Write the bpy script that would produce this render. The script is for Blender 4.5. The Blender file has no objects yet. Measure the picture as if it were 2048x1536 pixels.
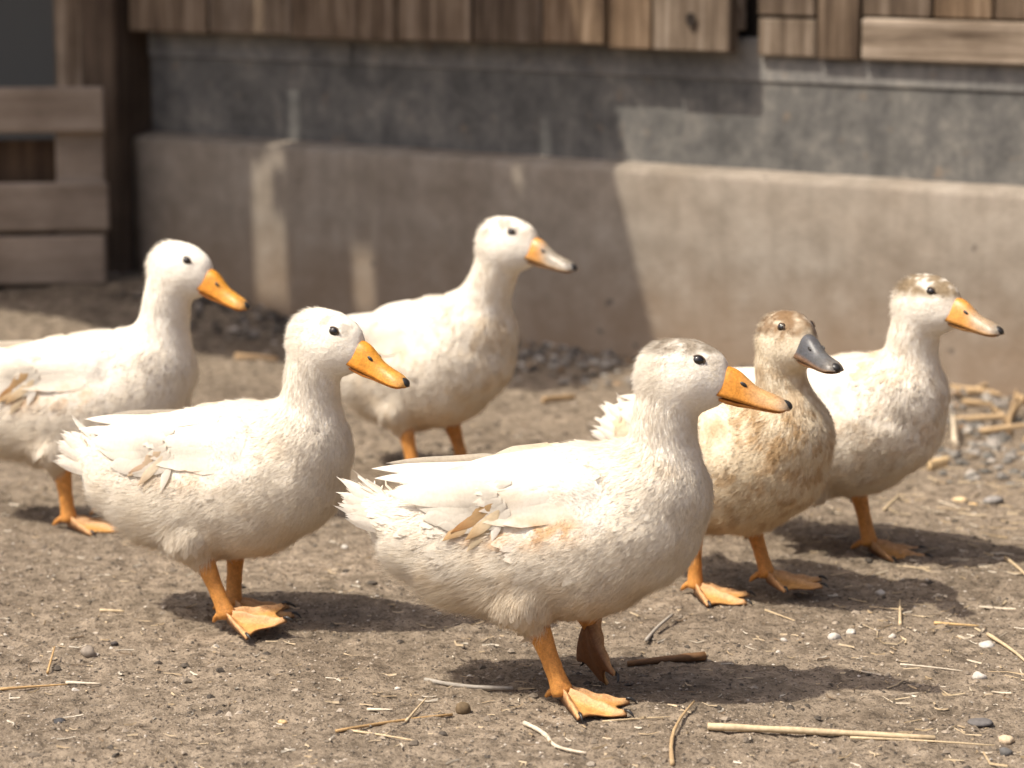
import bpy, math, random
import numpy as np
from mathutils import Matrix, Vector, Euler

R = math.radians
random.seed(7)
rng = np.random.default_rng(11)
scene = bpy.context.scene
COL = scene.collection

# ------------------------------------------------------------------ camera
CAM_H, PITCH = 0.90, 9.6
cam_d = bpy.data.cameras.new("camera")
cam = bpy.data.objects.new("camera", cam_d)
COL.objects.link(cam)
cam.location = (0, 0, CAM_H)
cam.rotation_euler = (R(90 - PITCH), 0, 0)
cam_d.sensor_width = 36.0
cam_d.lens = 100.0
cam_d.clip_end = 6000
cam_d.dof.use_dof = True
cam_d.dof.focus_distance = 3.30
cam_d.dof.aperture_fstop = 4.6
cam_d.dof.aperture_blades = 9
scene.camera = cam

# ------------------------------------------------------------------ sky, sun, exposure
TRAVEL = Vector((0.56, 0.27, -1.0)).normalized()      # the way the sunlight travels
sun_el = math.asin(-TRAVEL.z)
az = math.atan2(-TRAVEL.x, -TRAVEL.y)                  # compass angle of the sun from +Y towards +X
world = bpy.data.worlds.new("World")
scene.world = world
world.use_nodes = True
wn = world.node_tree.nodes
sky = wn.new("ShaderNodeTexSky")
sky.sky_type = 'NISHITA'
sky.sun_disc = False
sky.sun_elevation = sun_el
sky.sun_rotation = az
sky.dust_density = 6.0
sky.air_density = 0.75
sky.ozone_density = 0.6
wn["Background"].inputs["Strength"].default_value = 0.13
world.node_tree.links.new(sky.outputs[0], wn["Background"].inputs["Color"])
sun_d = bpy.data.lights.new("sun", 'SUN')
sun_d.energy = 4.1
sun_d.angle = R(0.55)
sun_d.color = (1.0, 0.925, 0.80)
sun = bpy.data.objects.new("sun", sun_d)
COL.objects.link(sun)
sun.location = (-3, -2, 6)
sun.rotation_euler = (-TRAVEL).to_track_quat('Z', 'Y').to_euler()
vs = scene.view_settings
vs.view_transform = 'Standard'
vs.look = 'None'
vs.exposure = 0.41
vs.gamma = 1.0
cy = scene.cycles
cy.use_denoising = True
cy.max_bounces = 7
cy.diffuse_bounces = 4
cy.transmission_bounces = 4
cy.caustics_reflective = False
cy.caustics_refractive = False


# ------------------------------------------------------------------ helpers
def tag(o, label=None, cat=None, group=None, kind=None):
    if label: o["label"] = label
    if cat: o["category"] = cat
    if group: o["group"] = group
    if kind: o["kind"] = kind
    return o


def empty(name, loc=(0, 0, 0), rz=0.0):
    o = bpy.data.objects.new(name, None)
    o.empty_display_size = 0.05
    COL.objects.link(o)
    o.location = loc
    o.rotation_euler = (0, 0, rz)
    return o


def mesh_np(name, V, F, mat, parent=None, smooth=True, col=None, normals=None):
    """V (n,3), F (m,3|4) int arrays or list of such arrays -> one mesh object"""
    me = bpy.data.meshes.new(name)
    V = np.asarray(V, np.float32)
    Fs = F if isinstance(F, list) else [F]
    Fs = [np.asarray(f, np.int32) for f in Fs if len(f)]
    me.vertices.add(len(V))
    me.vertices.foreach_set("co", V.ravel())
    nl = sum(f.size for f in Fs)
    npoly = sum(len(f) for f in Fs)
    me.loops.add(nl)
    me.polygons.add(npoly)
    me.loops.foreach_set("vertex_index", np.concatenate([f.ravel() for f in Fs]))
    tot = np.concatenate([np.full(len(f), f.shape[1], np.int32) for f in Fs])
    st = np.concatenate([[0], np.cumsum(tot)[:-1]]).astype(np.int32)
    me.polygons.foreach_set("loop_start", st)
    try:
        me.polygons.foreach_set("loop_total", tot)
    except Exception:
        pass
    me.update(calc_edges=True)
    me.polygons.foreach_set("use_smooth", np.full(npoly, smooth, bool))
    if col is not None:
        a = me.attributes.new("Col", 'FLOAT_COLOR', 'POINT')
        c = np.ones((len(V), 4), np.float32)
        c[:, :3] = col
        a.data.foreach_set("color", c.ravel())
    if normals is not None:
        me.normals_split_custom_set_from_vertices(np.asarray(normals, np.float32).tolist())
    me.materials.append(mat)
    o = bpy.data.objects.new(name, me)
    COL.objects.link(o)
    if parent: o.parent = parent
    return o


def box_arrays(x0, x1, y0, y1, z0, z1, bev=0.0):
    """a box with chamfered edges (24 verts)"""
    if bev <= 0:
        V = [(x, y, z) for x in (x0, x1) for y in (y0, y1) for z in (z0, z1)]
        F = [(0, 1, 3, 2), (4, 6, 7, 5), (0, 4, 5, 1), (2, 3, 7, 6), (0, 2, 6, 4), (1, 5, 7, 3)]
        return V, F
    import bmesh
    bm = bmesh.new()
    vs_ = [bm.verts.new((x, y, z)) for x in (x0, x1) for y in (y0, y1) for z in (z0, z1)]
    for f in [(0, 1, 3, 2), (4, 6, 7, 5), (0, 4, 5, 1), (2, 3, 7, 6), (0, 2, 6, 4), (1, 5, 7, 3)]:
        bm.faces.new([vs_[i] for i in f])
    bmesh.ops.recalc_face_normals(bm, faces=bm.faces)
    bmesh.ops.bevel(bm, geom=list(bm.edges), offset=bev, segments=1, affect='EDGES', profile=0.5)
    bm.verts.index_update()
    V = [tuple(v.co) for v in bm.verts]
    F = [tuple(v.index for v in f.verts) for f in bm.faces]
    bm.free()
    return V, F


def box(name, x0, x1, y0, y1, z0, z1, mat, parent=None, bev=0.0, smooth=False):
    V, F = box_arrays(x0, x1, y0, y1, z0, z1, bev)
    me = bpy.data.meshes.new(name)
    me.from_pydata(V, [], F)
    me.update()
    me.materials.append(mat)
    o = bpy.data.objects.new(name, me)
    COL.objects.link(o)
    if parent: o.parent = parent
    return o


def _hash(ix, iy, iz, seed):
    h = (ix.astype(np.int64) * 374761393 + iy.astype(np.int64) * 668265263 + iz.astype(np.int64) * 2147483647 + seed * 1274126177) & 0xffffffff
    h = ((h ^ (h >> 13)) * 1274126177) & 0xffffffff
    h = h ^ (h >> 16)
    return (h & 0xffff) / 65535.0


def vnoise(P, freq, seed=0):
    """value noise in 3D, -1..1"""
    q = np.asarray(P, np.float64) * freq + 100.37
    i = np.floor(q).astype(np.int64)
    f = q - i
    u = f * f * (3 - 2 * f)
    out = 0
    for dx in (0, 1):
        wx = u[:, 0] if dx else 1 - u[:, 0]
        for dy in (0, 1):
            wy = u[:, 1] if dy else 1 - u[:, 1]
            for dz in (0, 1):
                wz = u[:, 2] if dz else 1 - u[:, 2]
                out = out + wx * wy * wz * _hash(i[:, 0] + dx, i[:, 1] + dy, i[:, 2] + dz, seed)
    return out * 2 - 1


def sstep(a, b, x):
    t = np.clip((x - a) / (b - a), 0, 1)
    return t * t * (3 - 2 * t)


def norm(v):
    return v / np.maximum(np.linalg.norm(v, axis=-1, keepdims=True), 1e-9)


# ------------------------------------------------------------------ materials
def new_mat(name, rough=0.8, spec=0.3):
    m = bpy.data.materials.new(name)
    m.use_nodes = True
    nt = m.node_tree
    b = nt.nodes["Principled BSDF"]
    b.inputs["Roughness"].default_value = rough
    b.inputs["Specular IOR Level"].default_value = spec
    return m, nt, b


def N(nt, kind, **kw):
    n = nt.nodes.new(kind)
    for k, v in kw.items():
        if k in n.inputs:
            n.inputs[k].default_value = v
        else:
            setattr(n, k, v)
    return n


def ramp(nt, fac, stops):
    r = nt.nodes.new("ShaderNodeValToRGB")
    e = r.color_ramp.elements
    while len(e) < len(stops): e.new(0.5)
    for el, (p, c) in zip(e, stops):
        el.position = p
        el.color = (c[0], c[1], c[2], 1) if len(c) == 3 else c
    nt.links.new(fac, r.inputs[0])
    return r.outputs[0]


def mixc(nt, fac, a, b, blend='MIX'):
    m = nt.nodes.new("ShaderNodeMix")
    m.data_type = 'RGBA'
    m.blend_type = blend
    for sock, v in ((m.inputs[0], fac), (m.inputs[6], a), (m.inputs[7], b)):
        if isinstance(v, bpy.types.NodeSocket): nt.links.new(v, sock)
        elif isinstance(v, (int, float)): sock.default_value = v
        else: sock.default_value = (v[0], v[1], v[2], 1)
    return m.outputs[2]


def bump(nt, h, dist, strength=1.0, nrm=None):
    b = nt.nodes.new("ShaderNodeBump")
    b.inputs["Strength"].default_value = strength
    b.inputs["Distance"].default_value = dist
    nt.links.new(h, b.inputs["Height"])
    if nrm: nt.links.new(nrm, b.inputs["Normal"])
    return b.outputs[0]


def noise(nt, vec, scale, detail=4, rough=0.55, dist=0.0):
    n = N(nt, "ShaderNodeTexNoise", Scale=scale, Detail=detail, Roughness=rough, Distortion=dist)
    nt.links.new(vec, n.inputs["Vector"])
    return n.outputs[0]


def coords(nt, kind="Object", scale=None, rot=None):
    tc = nt.nodes.new("ShaderNodeTexCoord")
    out = tc.outputs[kind]
    if scale or rot:
        mp = nt.nodes.new("ShaderNodeMapping")
        if scale: mp.inputs["Scale"].default_value = scale
        if rot: mp.inputs["Rotation"].default_value = rot
        nt.links.new(out, mp.inputs[0])
        out = mp.outputs[0]
    return out


def mat_ground():
    m, nt, b = new_mat("trodden_dirt", 0.95, 0.12)
    v = coords(nt)
    big = noise(nt, v, 3.5, 5, 0.6)
    mid = noise(nt, v, 38, 6, 0.62, 0.4)
    fine = noise(nt, v, 170, 4, 0.6)
    tiny = noise(nt, v, 620, 3, 0.6)
    c1 = ramp(nt, mid, [(0.30, (0.112, 0.089, 0.066)), (0.46, (0.232, 0.188, 0.142)), (0.60, (0.315, 0.258, 0.197)), (0.80, (0.43, 0.358, 0.28))])
    c2 = ramp(nt, big, [(0.32, (0.62, 0.59, 0.56)), (0.50, (0.90, 0.88, 0.85)), (0.66, (1.02, 0.99, 0.95))])
    c = mixc(nt, 0.9, c1, c2, 'MULTIPLY')
    # damp dark crumbs and pale dry dust
    dk = ramp(nt, fine, [(0.38, (1, 1, 1)), (0.45, (0, 0, 0))])
    c = mixc(nt, mixc(nt, 0.75, (0, 0, 0), dk), c, (0.075, 0.058, 0.044))
    lt = ramp(nt, tiny, [(0.60, (0, 0, 0)), (0.72, (1, 1, 1))])
    c = mixc(nt, mixc(nt, 0.45, (0, 0, 0), lt), c, (0.50, 0.42, 0.34))
    nt.links.new(c, b.inputs["Base Color"])
    n1 = bump(nt, mid, 0.009, 0.9)
    n2 = bump(nt, fine, 0.0050, 1.0, n1)
    n3 = bump(nt, tiny, 0.0009, 0.8, n2)
    nt.links.new(n3, b.inputs["Normal"])
    return m


def mat_concrete():
    m, nt, b = new_mat("old_concrete", 0.9, 0.2)
    v = coords(nt)
    big = noise(nt, v, 2.6, 5, 0.6)
    mid = noise(nt, v, 14, 6, 0.65)
    fine = noise(nt, v, 110, 4, 0.6)
    vert = noise(nt, coords(nt, scale=(22, 22, 1.6)), 1.0, 4, 0.6)
    c = ramp(nt, mid, [(0.3, (0.198, 0.170, 0.138)), (0.55, (0.27, 0.236, 0.196)), (0.75, (0.33, 0.292, 0.247))])
    c = mixc(nt, 0.55, c, ramp(nt, big, [(0.35, (0.78, 0.70, 0.62)), (0.65, (1.08, 1.08, 1.08))]), 'MULTIPLY')
    c = mixc(nt, 0.35, c, ramp(nt, vert, [(0.35, (0.75, 0.73, 0.70)), (0.65, (1.1, 1.1, 1.1))]), 'MULTIPLY')
    # earth splashed on the foot of the wall
    sep = nt.nodes.new("ShaderNodeSeparateXYZ")
    nt.links.new(v, sep.inputs[0])
    ad = N(nt, "ShaderNodeMath", operation='MULTIPLY_ADD')
    nt.links.new(mid, ad.inputs[0]); ad.inputs[1].default_value = 0.22
    nt.links.new(sep.outputs[2], ad.inputs[2])
    sp = ramp(nt, ad.outputs[0], [(0.10, (1, 1, 1)), (0.34, (0, 0, 0))])
    c = mixc(nt, mixc(nt, 0.75, (0, 0, 0), sp), c, (0.25, 0.175, 0.115))
    pit = ramp(nt, noise(nt, v, 30, 2, 0.4), [(0.24, (1, 1, 1)), (0.29, (0, 0, 0))])
    c = mixc(nt, pit, c, (0.12, 0.10, 0.085))
    nt.links.new(c, b.inputs["Base Color"])
    nt.links.new(bump(nt, fine, 0.002, 0.6, bump(nt, mid, 0.006, 0.5)), b.inputs["Normal"])
    return m


def mat_slate(name, lo, hi, blot):
    m, nt, b = new_mat(name, 0.7, 0.35)
    v = coords(nt)
    mid = noise(nt, v, 11, 8, 0.72, 0.15)
    fine = noise(nt, v, 55, 5, 0.65)
    drip = noise(nt, coords(nt, scale=(16, 16, 2.2)), 1.0, 5, 0.65)
    c = ramp(nt, mid, [(0.30, lo), (0.52, hi), (0.75, blot)])
    c = mixc(nt, 0.6, c, ramp(nt, fine, [(0.35, (0.72, 0.72, 0.73)), (0.68, (1.22, 1.20, 1.15))]), 'MULTIPLY')
    c = mixc(nt, 0.5, c, ramp(nt, drip, [(0.38, (0.70, 0.70, 0.72)), (0.68, (1.3, 1.28, 1.22))]), 'MULTIPLY')
    rust = ramp(nt, noise(nt, v, 21, 4, 0.6), [(0.62, (0, 0, 0)), (0.74, (1, 1, 1))])
    c = mixc(nt, mixc(nt, 0.45, (0, 0, 0), rust), c, (0.24, 0.17, 0.11))
    nt.links.new(c, b.inputs["Base Color"])
    nt.links.new(bump(nt, fine, 0.002, 0.5), b.inputs["Normal"])
    return m


def mat_wood(name, dark, mid_, light, axis='Z', tint=0.8):
    m, nt, b = new_mat(name, 0.82, 0.2)
    sc = {'Z': (26, 26, 1.8), 'X': (1.8, 26, 26)}[axis]
    oi = nt.nodes.new("ShaderNodeObjectInfo")
    va = nt.nodes.new("ShaderNodeVectorMath"); va.operation = 'ADD'
    nt.links.new(coords(nt), va.inputs[0])
    sc2 = nt.nodes.new("ShaderNodeVectorMath"); sc2.operation = 'SCALE'
    cb = nt.nodes.new("ShaderNodeCombineXYZ")
    for i in range(3): nt.links.new(oi.outputs["Random"], cb.inputs[i])
    nt.links.new(cb.outputs[0], sc2.inputs[0]); sc2.inputs[3].default_value = 37.0
    nt.links.new(sc2.outputs[0], va.inputs[1])
    mp = nt.nodes.new("ShaderNodeMapping")
    mp.inputs["Scale"].default_value = sc
    nt.links.new(va.outputs[0], mp.inputs[0])
    grain = noise(nt, mp.outputs[0], 1.6, 8, 0.65, 0.5)
    fib = noise(nt, mp.outputs[0], 7.0, 4, 0.6)
    blot = noise(nt, va.outputs[0], 6, 4, 0.6)
    c = ramp(nt, grain, [(0.30, dark), (0.50, mid_), (0.70, light)])
    c = mixc(nt, 0.6, c, ramp(nt, blot, [(0.35, (0.55, 0.50, 0.46)), (0.68, (1.25, 1.24, 1.22))]), 'MULTIPLY')
    c = mixc(nt, tint, c, ramp(nt, oi.outputs["Random"], [(0.0, (0.50, 0.46, 0.43)), (0.3, (0.92, 0.78, 0.62)), (0.55, (0.80, 0.80, 0.80)), (0.8, (1.05, 0.98, 0.90)), (1.0, (0.66, 0.58, 0.50))]), 'MULTIPLY')
    nt.links.new(c, b.inputs["Base Color"])
    nt.links.new(bump(nt, fib, 0.0015, 0.6, bump(nt, grain, 0.004, 0.6)), b.inputs["Normal"])
    return m


def mat_feather(name, transl=0.28, bumpy=False):
    m = bpy.data.materials.new(name)
    m.use_nodes = True
    nt = m.node_tree
    nt.nodes.clear()
    out = nt.nodes.new("ShaderNodeOutputMaterial")
    at = N(nt, "ShaderNodeAttribute", attribute_name="Col")
    pr = nt.nodes.new("ShaderNodeBsdfPrincipled")
    pr.inputs["Roughness"].default_value = 0.62
    pr.inputs["Specular IOR Level"].default_value = 0.22
    pr.inputs["Sheen Weight"].default_value = 0.13
    pr.inputs["Sheen Roughness"].default_value = 0.5
    v = coords(nt)
    fine = noise(nt, v, 240, 4, 0.65)
    c = mixc(nt, 0.55, at.outputs["Color"], ramp(nt, fine, [(0.3, (0.84, 0.81, 0.77)), (0.65, (1.06, 1.06, 1.06))]), 'MULTIPLY')
    nt.links.new(c, pr.inputs["Base Color"])
    if bumpy:
        nb = bump(nt, fine, 0.0012, 0.7, bump(nt, noise(nt, v, 75, 3, 0.5), 0.003, 0.5))
        nt.links.new(nb, pr.inputs["Normal"])
    tr = nt.nodes.new("ShaderNodeBsdfTranslucent")
    nt.links.new(c, tr.inputs["Color"])
    mx = nt.nodes.new("ShaderNodeMixShader")
    mx.inputs[0].default_value = transl
    nt.links.new(pr.outputs[0], mx.inputs[1])
    nt.links.new(tr.outputs[0], mx.inputs[2])
    nt.links.new(mx.outputs[0], out.inputs[0])
    return m


def mat_skin(name, rough, spec, bscale, bdist, sss=0.12):
    m, nt, b = new_mat(name, rough, spec)
    at = N(nt, "ShaderNodeAttribute", attribute_name="Col")
    v = coords(nt)
    f = noise(nt, v, bscale, 4, 0.6)
    g = noise(nt, v, bscale * 0.25, 4, 0.6)
    c = mixc(nt, 0.7, at.outputs["Color"], ramp(nt, f, [(0.32, (0.72, 0.68, 0.66)), (0.62, (1.08, 1.08, 1.1))]), 'MULTIPLY')
    c = mixc(nt, 0.6, c, ramp(nt, g, [(0.32, (0.64, 0.58, 0.54)), (0.62, (1.10, 1.10, 1.12))]), 'MULTIPLY')
    nt.links.new(c, b.inputs["Base Color"])
    b.inputs["Subsurface Weight"].default_value = sss
    b.inputs["Subsurface Radius"].default_value = (0.004, 0.0018, 0.0008)
    b.inputs["Subsurface Scale"].default_value = 1.0
    nt.links.new(bump(nt, f, bdist, 0.7), b.inputs["Normal"])
    return m


def mat_plain(name, c, rough=0.5, spec=0.5):
    m, nt, b = new_mat(name, rough, spec)
    v = coords(nt)
    f = noise(nt, v, 300, 3, 0.6)
    nt.links.new(mixc(nt, 0.4, c, ramp(nt, f, [(0.3, (0.6, 0.6, 0.6)), (0.7, (1.2, 1.2, 1.2))]), 'MULTIPLY'), b.inputs["Base Color"])
    return m


def mat_varied(name, stops, rough=0.85, scale=120, bd=0.001):
    """colour picked per object or, for joined bits, from the Col attribute"""
    m, nt, b = new_mat(name, rough, 0.25)
    at = N(nt, "ShaderNodeAttribute", attribute_name="Col")
    v = coords(nt)
    f = noise(nt, v, scale, 5, 0.6)
    c = mixc(nt, 0.7, at.outputs["Color"], ramp(nt, f, stops), 'MULTIPLY')
    nt.links.new(c, b.inputs["Base Color"])
    nt.links.new(bump(nt, f, bd, 0.7), b.inputs["Normal"])
    return m


M_GROUND = mat_ground()
M_CONC = mat_concrete()
M_SLATE = mat_slate("grey_fascia", (0.060, 0.059, 0.057), (0.125, 0.121, 0.114), (0.23, 0.215, 0.19))
M_SLATE2 = mat_slate("grey_fascia_strip", (0.10, 0.099, 0.097), (0.19, 0.183, 0.172), (0.28, 0.262, 0.235))
M_WOOD = mat_wood("weathered_plank", (0.062, 0.044, 0.031), (0.165, 0.127, 0.093), (0.31, 0.26, 0.21))
M_WOODX = mat_wood("weathered_rail", (0.085, 0.062, 0.044), (0.24, 0.195, 0.150), (0.42, 0.36, 0.295), 'X', 0.2)
M_WOODG = mat_wood("gate_board", (0.23, 0.180, 0.138), (0.30, 0.243, 0.190), (0.36, 0.295, 0.237), 'X', 0.25)
M_POST = mat_wood("dark_post_wood", (0.060, 0.040, 0.028), (0.10, 0.070, 0.048), (0.15, 0.107, 0.075))
M_DARK = mat_plain("dark_backing", (0.03, 0.024, 0.02), 0.95, 0.1)
M_MESH = mat_plain("grey_screen", (0.085, 0.086, 0.082), 0.8, 0.2)
M_FRAME = mat_plain("pale_grey_metal", (0.30, 0.29, 0.28), 0.6, 0.4)
M_BODY = mat_feather("plumage_base", 0.12, True)
M_DOWN = mat_feather("plumage_down", 0.42)
M_QUILL = mat_feather("plumage_quill", 0.30)
M_BILL = mat_skin("bill_horn", 0.40, 0.45, 420, 0.0004)
M_LEG = mat_skin("leg_scales", 0.55, 0.4, 520, 0.0009)
M_EYE, _nt, _b = new_mat("eye_gloss", 0.06, 0.6)
_v = coords(_nt)
_nt.links.new(ramp(_nt, noise(_nt, _v, 90, 2), [(0.3, (0.006, 0.004, 0.003)), (0.7, (0.016, 0.010, 0.007))]), _b.inputs["Base Color"])
_b.inputs["Coat Weight"].default_value = 0.6
M_BLACK = mat_plain("black_horn", (0.022, 0.020, 0.019), 0.38, 0.5)
M_RIM = mat_plain("eye_rim_skin", (0.11, 0.075, 0.05), 0.6, 0.3)
M_BITS = mat_varied("ground_bits", [(0.3, (0.7, 0.7, 0.7)), (0.7, (1.25, 1.25, 1.25))])
M_STRAW = mat_varied("dry_straw", [(0.3, (0.72, 0.68, 0.62)), (0.7, (1.2, 1.2, 1.2))], 0.6, 200, 0.0004)
M_STONE = mat_varied("pebble_stone", [(0.3, (0.65, 0.65, 0.65)), (0.7, (1.3, 1.3, 1.3))], 0.8, 160, 0.0012)

# ------------------------------------------------------------------ ground
WALL_A = np.array([-0.49923, 6.12332, 0.0])
WALL_T = np.array([0.808546, -0.588433, 0.0])
WALL_N = np.array([-0.588433, -0.808546, 0.0])          # out of the wall, towards the yard
WALL_RZ = math.atan2(WALL_T[1], WALL_T[0])


def ground_z(x, y):
    x = np.asarray(x, np.float64); y = np.asarray(y, np.float64)
    P = np.stack([x.ravel(), y.ravel(), np.zeros(x.size)], 1)
    z = 0.010 * vnoise(P, 2.3, 1) + 0.0050 * vnoise(P, 8, 2) + 0.0030 * vnoise(P, 24, 3)
    c = vnoise(P, 62, 4)
    z = z + 0.0026 * c
    k = vnoise(P, 120, 5)
    z = z + 0.0022 * np.maximum(k - 0.15, 0) * 2 + 0.0012 * vnoise(P, 230, 6)
    z = z - 0.0045 * sstep(0.35, 0.75, vnoise(P, 11, 9))
    far = 1 - sstep(9, 14, np.hypot(P[:, 0], P[:, 1] - 4))
    z = z * far
    o = (P - WALL_A) @ WALL_N
    s = (P - WALL_A) @ WALL_T
    # soil banked up at the corner by the gate, and a little along the wall
    z = z + 0.066 * sstep(0.10, -0.35, s) * sstep(0.85, 0.15, o) * far + 0.012 * sstep(0.25, 0.0, o) * far
    return z.reshape(x.shape)


def axis(fine0, fine1, step, far, growth=1.22):
    a = list(np.arange(fine0, fine1 + 1e-6, step))
    s = step; v = a[-1]
    while v < far:
        s *= growth; v += s; a.append(v)
    s = step; v = a[0]; pre = []
    while v > -far:
        s *= growth; v -= s; pre.append(v)
    return np.array(pre[::-1] + a)


gx = axis(-1.15, 1.05, 0.0048, 3000)
gy = np.concatenate([axis(2.62, 4.5, 0.0058, 0.0)[:-0 or None]])
gy = gy[gy <= 4.5]
tail_, st_, v_ = [], 0.0058, 4.5
while v_ < 3000:
    st_ = st_ * (1.004 if v_ < 6.8 else 1.25); v_ += st_; tail_.append(v_)
pre_, st_, v_ = [], 0.0058, gy[0]
while v_ > -3000:
    st_ *= 1.25; v_ -= st_; pre_.append(v_)
gy = np.concatenate([pre_[::-1], gy, tail_])
GX, GY = np.meshgrid(gx, gy)
GZ = ground_z(GX, GY)
nx, ny = len(gx), len(gy)
idx = np.arange(nx * ny).reshape(ny, nx)
quads = np.stack([idx[:-1, :-1], idx[:-1, 1:], idx[1:, 1:], idx[1:, :-1]], -1).reshape(-1, 4)
ground = mesh_np("ground", np.stack([GX.ravel(), GY.ravel(), GZ.ravel()], 1), quads, M_GROUND)
tag(ground, "bare trodden brown dirt of the duck yard", "ground", kind="structure")

# ------------------------------------------------------------------ barn wall
barn = empty("barn_wall", tuple(WALL_A), WALL_RZ)
tag(barn, "barn wall with concrete plinth, grey fascia band and weathered plank cladding above", "wall")
# plinth: a profile swept along the wall, with a sloped and slightly worn ledge
prof = [(0.012, -0.35), (0.006, 0.0), (0.001, 0.20), (0.0, 0.372), (0.003, 0.380), (0.010, 0.3845), (0.052, 0.3925), (0.30, 0.393)]
ss = np.linspace(-0.435, 7.0, 250)
PV = np.array([[(s, y + 0.0008 * math.sin(s * 37 + z * 9) + 0.0006 * math.sin(s * 91), z + (0.0005 * math.sin(s * 23) + 0.0004 * math.sin(s * 61)) * (z > 0.3)) for (y, z) in prof] for s in ss]).reshape(-1, 3)
k = len(prof)
ii = np.arange(len(ss) * k).reshape(len(ss), k)
PQ = np.stack([ii[:-1, :-1], ii[1:, :-1], ii[1:, 1:], ii[:-1, 1:]], -1).reshape(-1, 4)
cap = np.array([list(ii[0, :])], np.int32)
mesh_np("concrete_plinth", PV, [PQ, cap], M_CONC, barn)
# grey fascia sheets with a lapped upper strip
fx = [-0.43, 2.95, 6.9]
for i in range(len(fx) - 1):
    box("fascia_panel", fx[i] + 0.0015, fx[i + 1] - 0.0015, 0.056 + 0.001 * (i % 2), 0.075, 0.386, 0.5665, M_SLATE, barn, 0.002)
ux = [-0.43, 0.16, 3.4, 6.9]
for i in range(len(ux) - 1):
    box("fascia_strip", ux[i] + 0.0015, ux[i + 1] - 0.0015, 0.050 + 0.0015 * (i % 2), 0.074, 0.562, 0.645, M_SLATE2, barn, 0.0015)
box("wall_core", -0.42, 6.9, 0.082, 0.32, 0.30, 2.9, M_DARK, barn)
# the proud plank panel on the left
px = [-0.425, -0.19, 0.045, 0.331, 0.525, 0.70, 0.855, 0.960, 1.140]
for i in range(len(px) - 1):
    dz = random.uniform(-0.004, 0.004)
    box("plank", px[i] + random.uniform(0.0015, 0.004), px[i + 1] - random.uniform(0.0015, 0.004), -0.012 + random.uniform(-0.005, 0.004), 0.022,
        0.621 + dz, 2.75, M_WOOD, barn, 0.0035)
box("batten", -0.42, 1.138, 0.024, 0.049, 0.66, 0.74, M_WOODX, barn, 0.002)
# the recessed cladding on the right: short upright boards over and beside a horizontal board
for (a0, a1, z0, z1) in [(1.172, 1.298, 0.612, 0.684), (1.172, 1.298, 0.689, 1.35), (1.303, 1.392, 0.610, 1.35), (1.172, 1.392, 1.354, 2.75)]:
    box("plank", a0, a1, 0.034 + random.uniform(-0.003, 0.003), 0.049, z0, z1, M_WOOD, barn, 0.003)
box("rail_board", 1.398, 2.60, 0.030, 0.048, 0.6115, 0.689, M_WOODX, barn, 0.004)
box("rail_board", 2.604, 4.4, 0.030, 0.048, 0.6115, 0.689, M_WOODX, barn, 0.004)
box("rail_board", 4.404, 6.9, 0.030, 0.048, 0.6115, 0.689, M_WOODX, barn, 0.004)
xx = 1.398
while xx < 6.8:
    w = random.uniform(0.10, 0.17)
    box("plank", xx, min(xx + w, 6.9) - 0.005, 0.035 + random.uniform(-0.003, 0.003), 0.049, 0.692, 2.75, M_WOOD, barn, 0.003)
    xx += w
# a round knot standing out on the last proud plank
kn = np.array([(0.0, 0, 0)] + [(0.011 * math.cos(a) * (1 + 0.1 * math.sin(3 * a)), 0, 0.014 * math.sin(a)) for a in np.linspace(0, 2 * math.pi, 14, endpoint=False)])
kn[:, 1] = -0.0205; kn[0, 1] = -0.0185
kn[:, 0] += 1.055; kn[:, 2] += 0.679
mesh_np("plank_knot", kn, np.array([(0, 1 + i, 1 + (i + 1) % 14) for i in range(14)]), M_DARK, barn)

# unseen roof added over the left wall to cast its shade and light strips
AZ = 2.3
lean = empty("shade_roof", tuple(WALL_A), WALL_RZ)
tag(lean, "unseen lean-to roof added above the gate corner to shade the wall", "roof")
tr_s, tr_o = float(np.dot(TRAVEL, WALL_T)) / -TRAVEL.z, -float(np.dot(TRAVEL, WALL_N)) / -TRAVEL.z


def on_roof(s, z, off=0.0):
    """where the ray that reaches wall point (s, z) crosses the roof plane"""
    return (s - tr_s * (AZ - z), -(off + tr_o * (AZ - z)))


REACH = -(0.40 + tr_o * AZ)
edge = on_roof(0.925, 0.16)[0]


def shade_board(quad):
    """one board of the added roof, cut at the shadow edge x = edge"""
    out = []
    for (x0, y0), (x1, y1) in zip(quad, quad[1:] + quad[:1]):
        if x0 <= edge: out.append((x0, y0))
        if (x0 <= edge) != (x1 <= edge):
            t = (edge - x0) / (x1 - x0)
            out.append((edge, y0 + (y1 - y0) * t))
    n = len(out)
    if n < 3: return
    V = [(x, y, AZ) for x, y in out] + [(x, y, AZ + 0.022) for x, y in out]
    me = bpy.data.meshes.new("shade_board")
    me.from_pydata(V, [], [tuple(range(n)), tuple(range(2 * n - 1, n - 1, -1))] + [(k_, k_ + n, (k_ + 1) % n + n, (k_ + 1) % n) for k_ in range(n)])
    me.update()
    me.materials.append(M_POST)
    o = bpy.data.objects.new("shade_board", me)
    COL.objects.link(o)
    o.parent = lean


SK = tr_s / tr_o                                        # boards skewed so light through their slits falls upright on the wall


def strip_board(s0, s1, y0=-0.002, y1=REACH):
    shade_board([(s0 + SK * y0, y0), (s1 + SK * y0, y0), (s1 + SK * y1, y1), (s0 + SK * y1, y1)])


def slit(s0, s1, openings):
    """close the slit s0..s1 with short boards except over the given wall heights"""
    cuts = sorted([(-tr_o * (AZ - zb), -tr_o * (AZ - za)) for za, zb in openings], reverse=True)   # y nearest the wall first
    y = -0.002
    for (yb, ya) in cuts:
        if y - yb > 0.004: strip_board(s0, s1, y, yb)
        y = ya
    if y - REACH > 0.004: strip_board(s0, s1, y, REACH)


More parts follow.
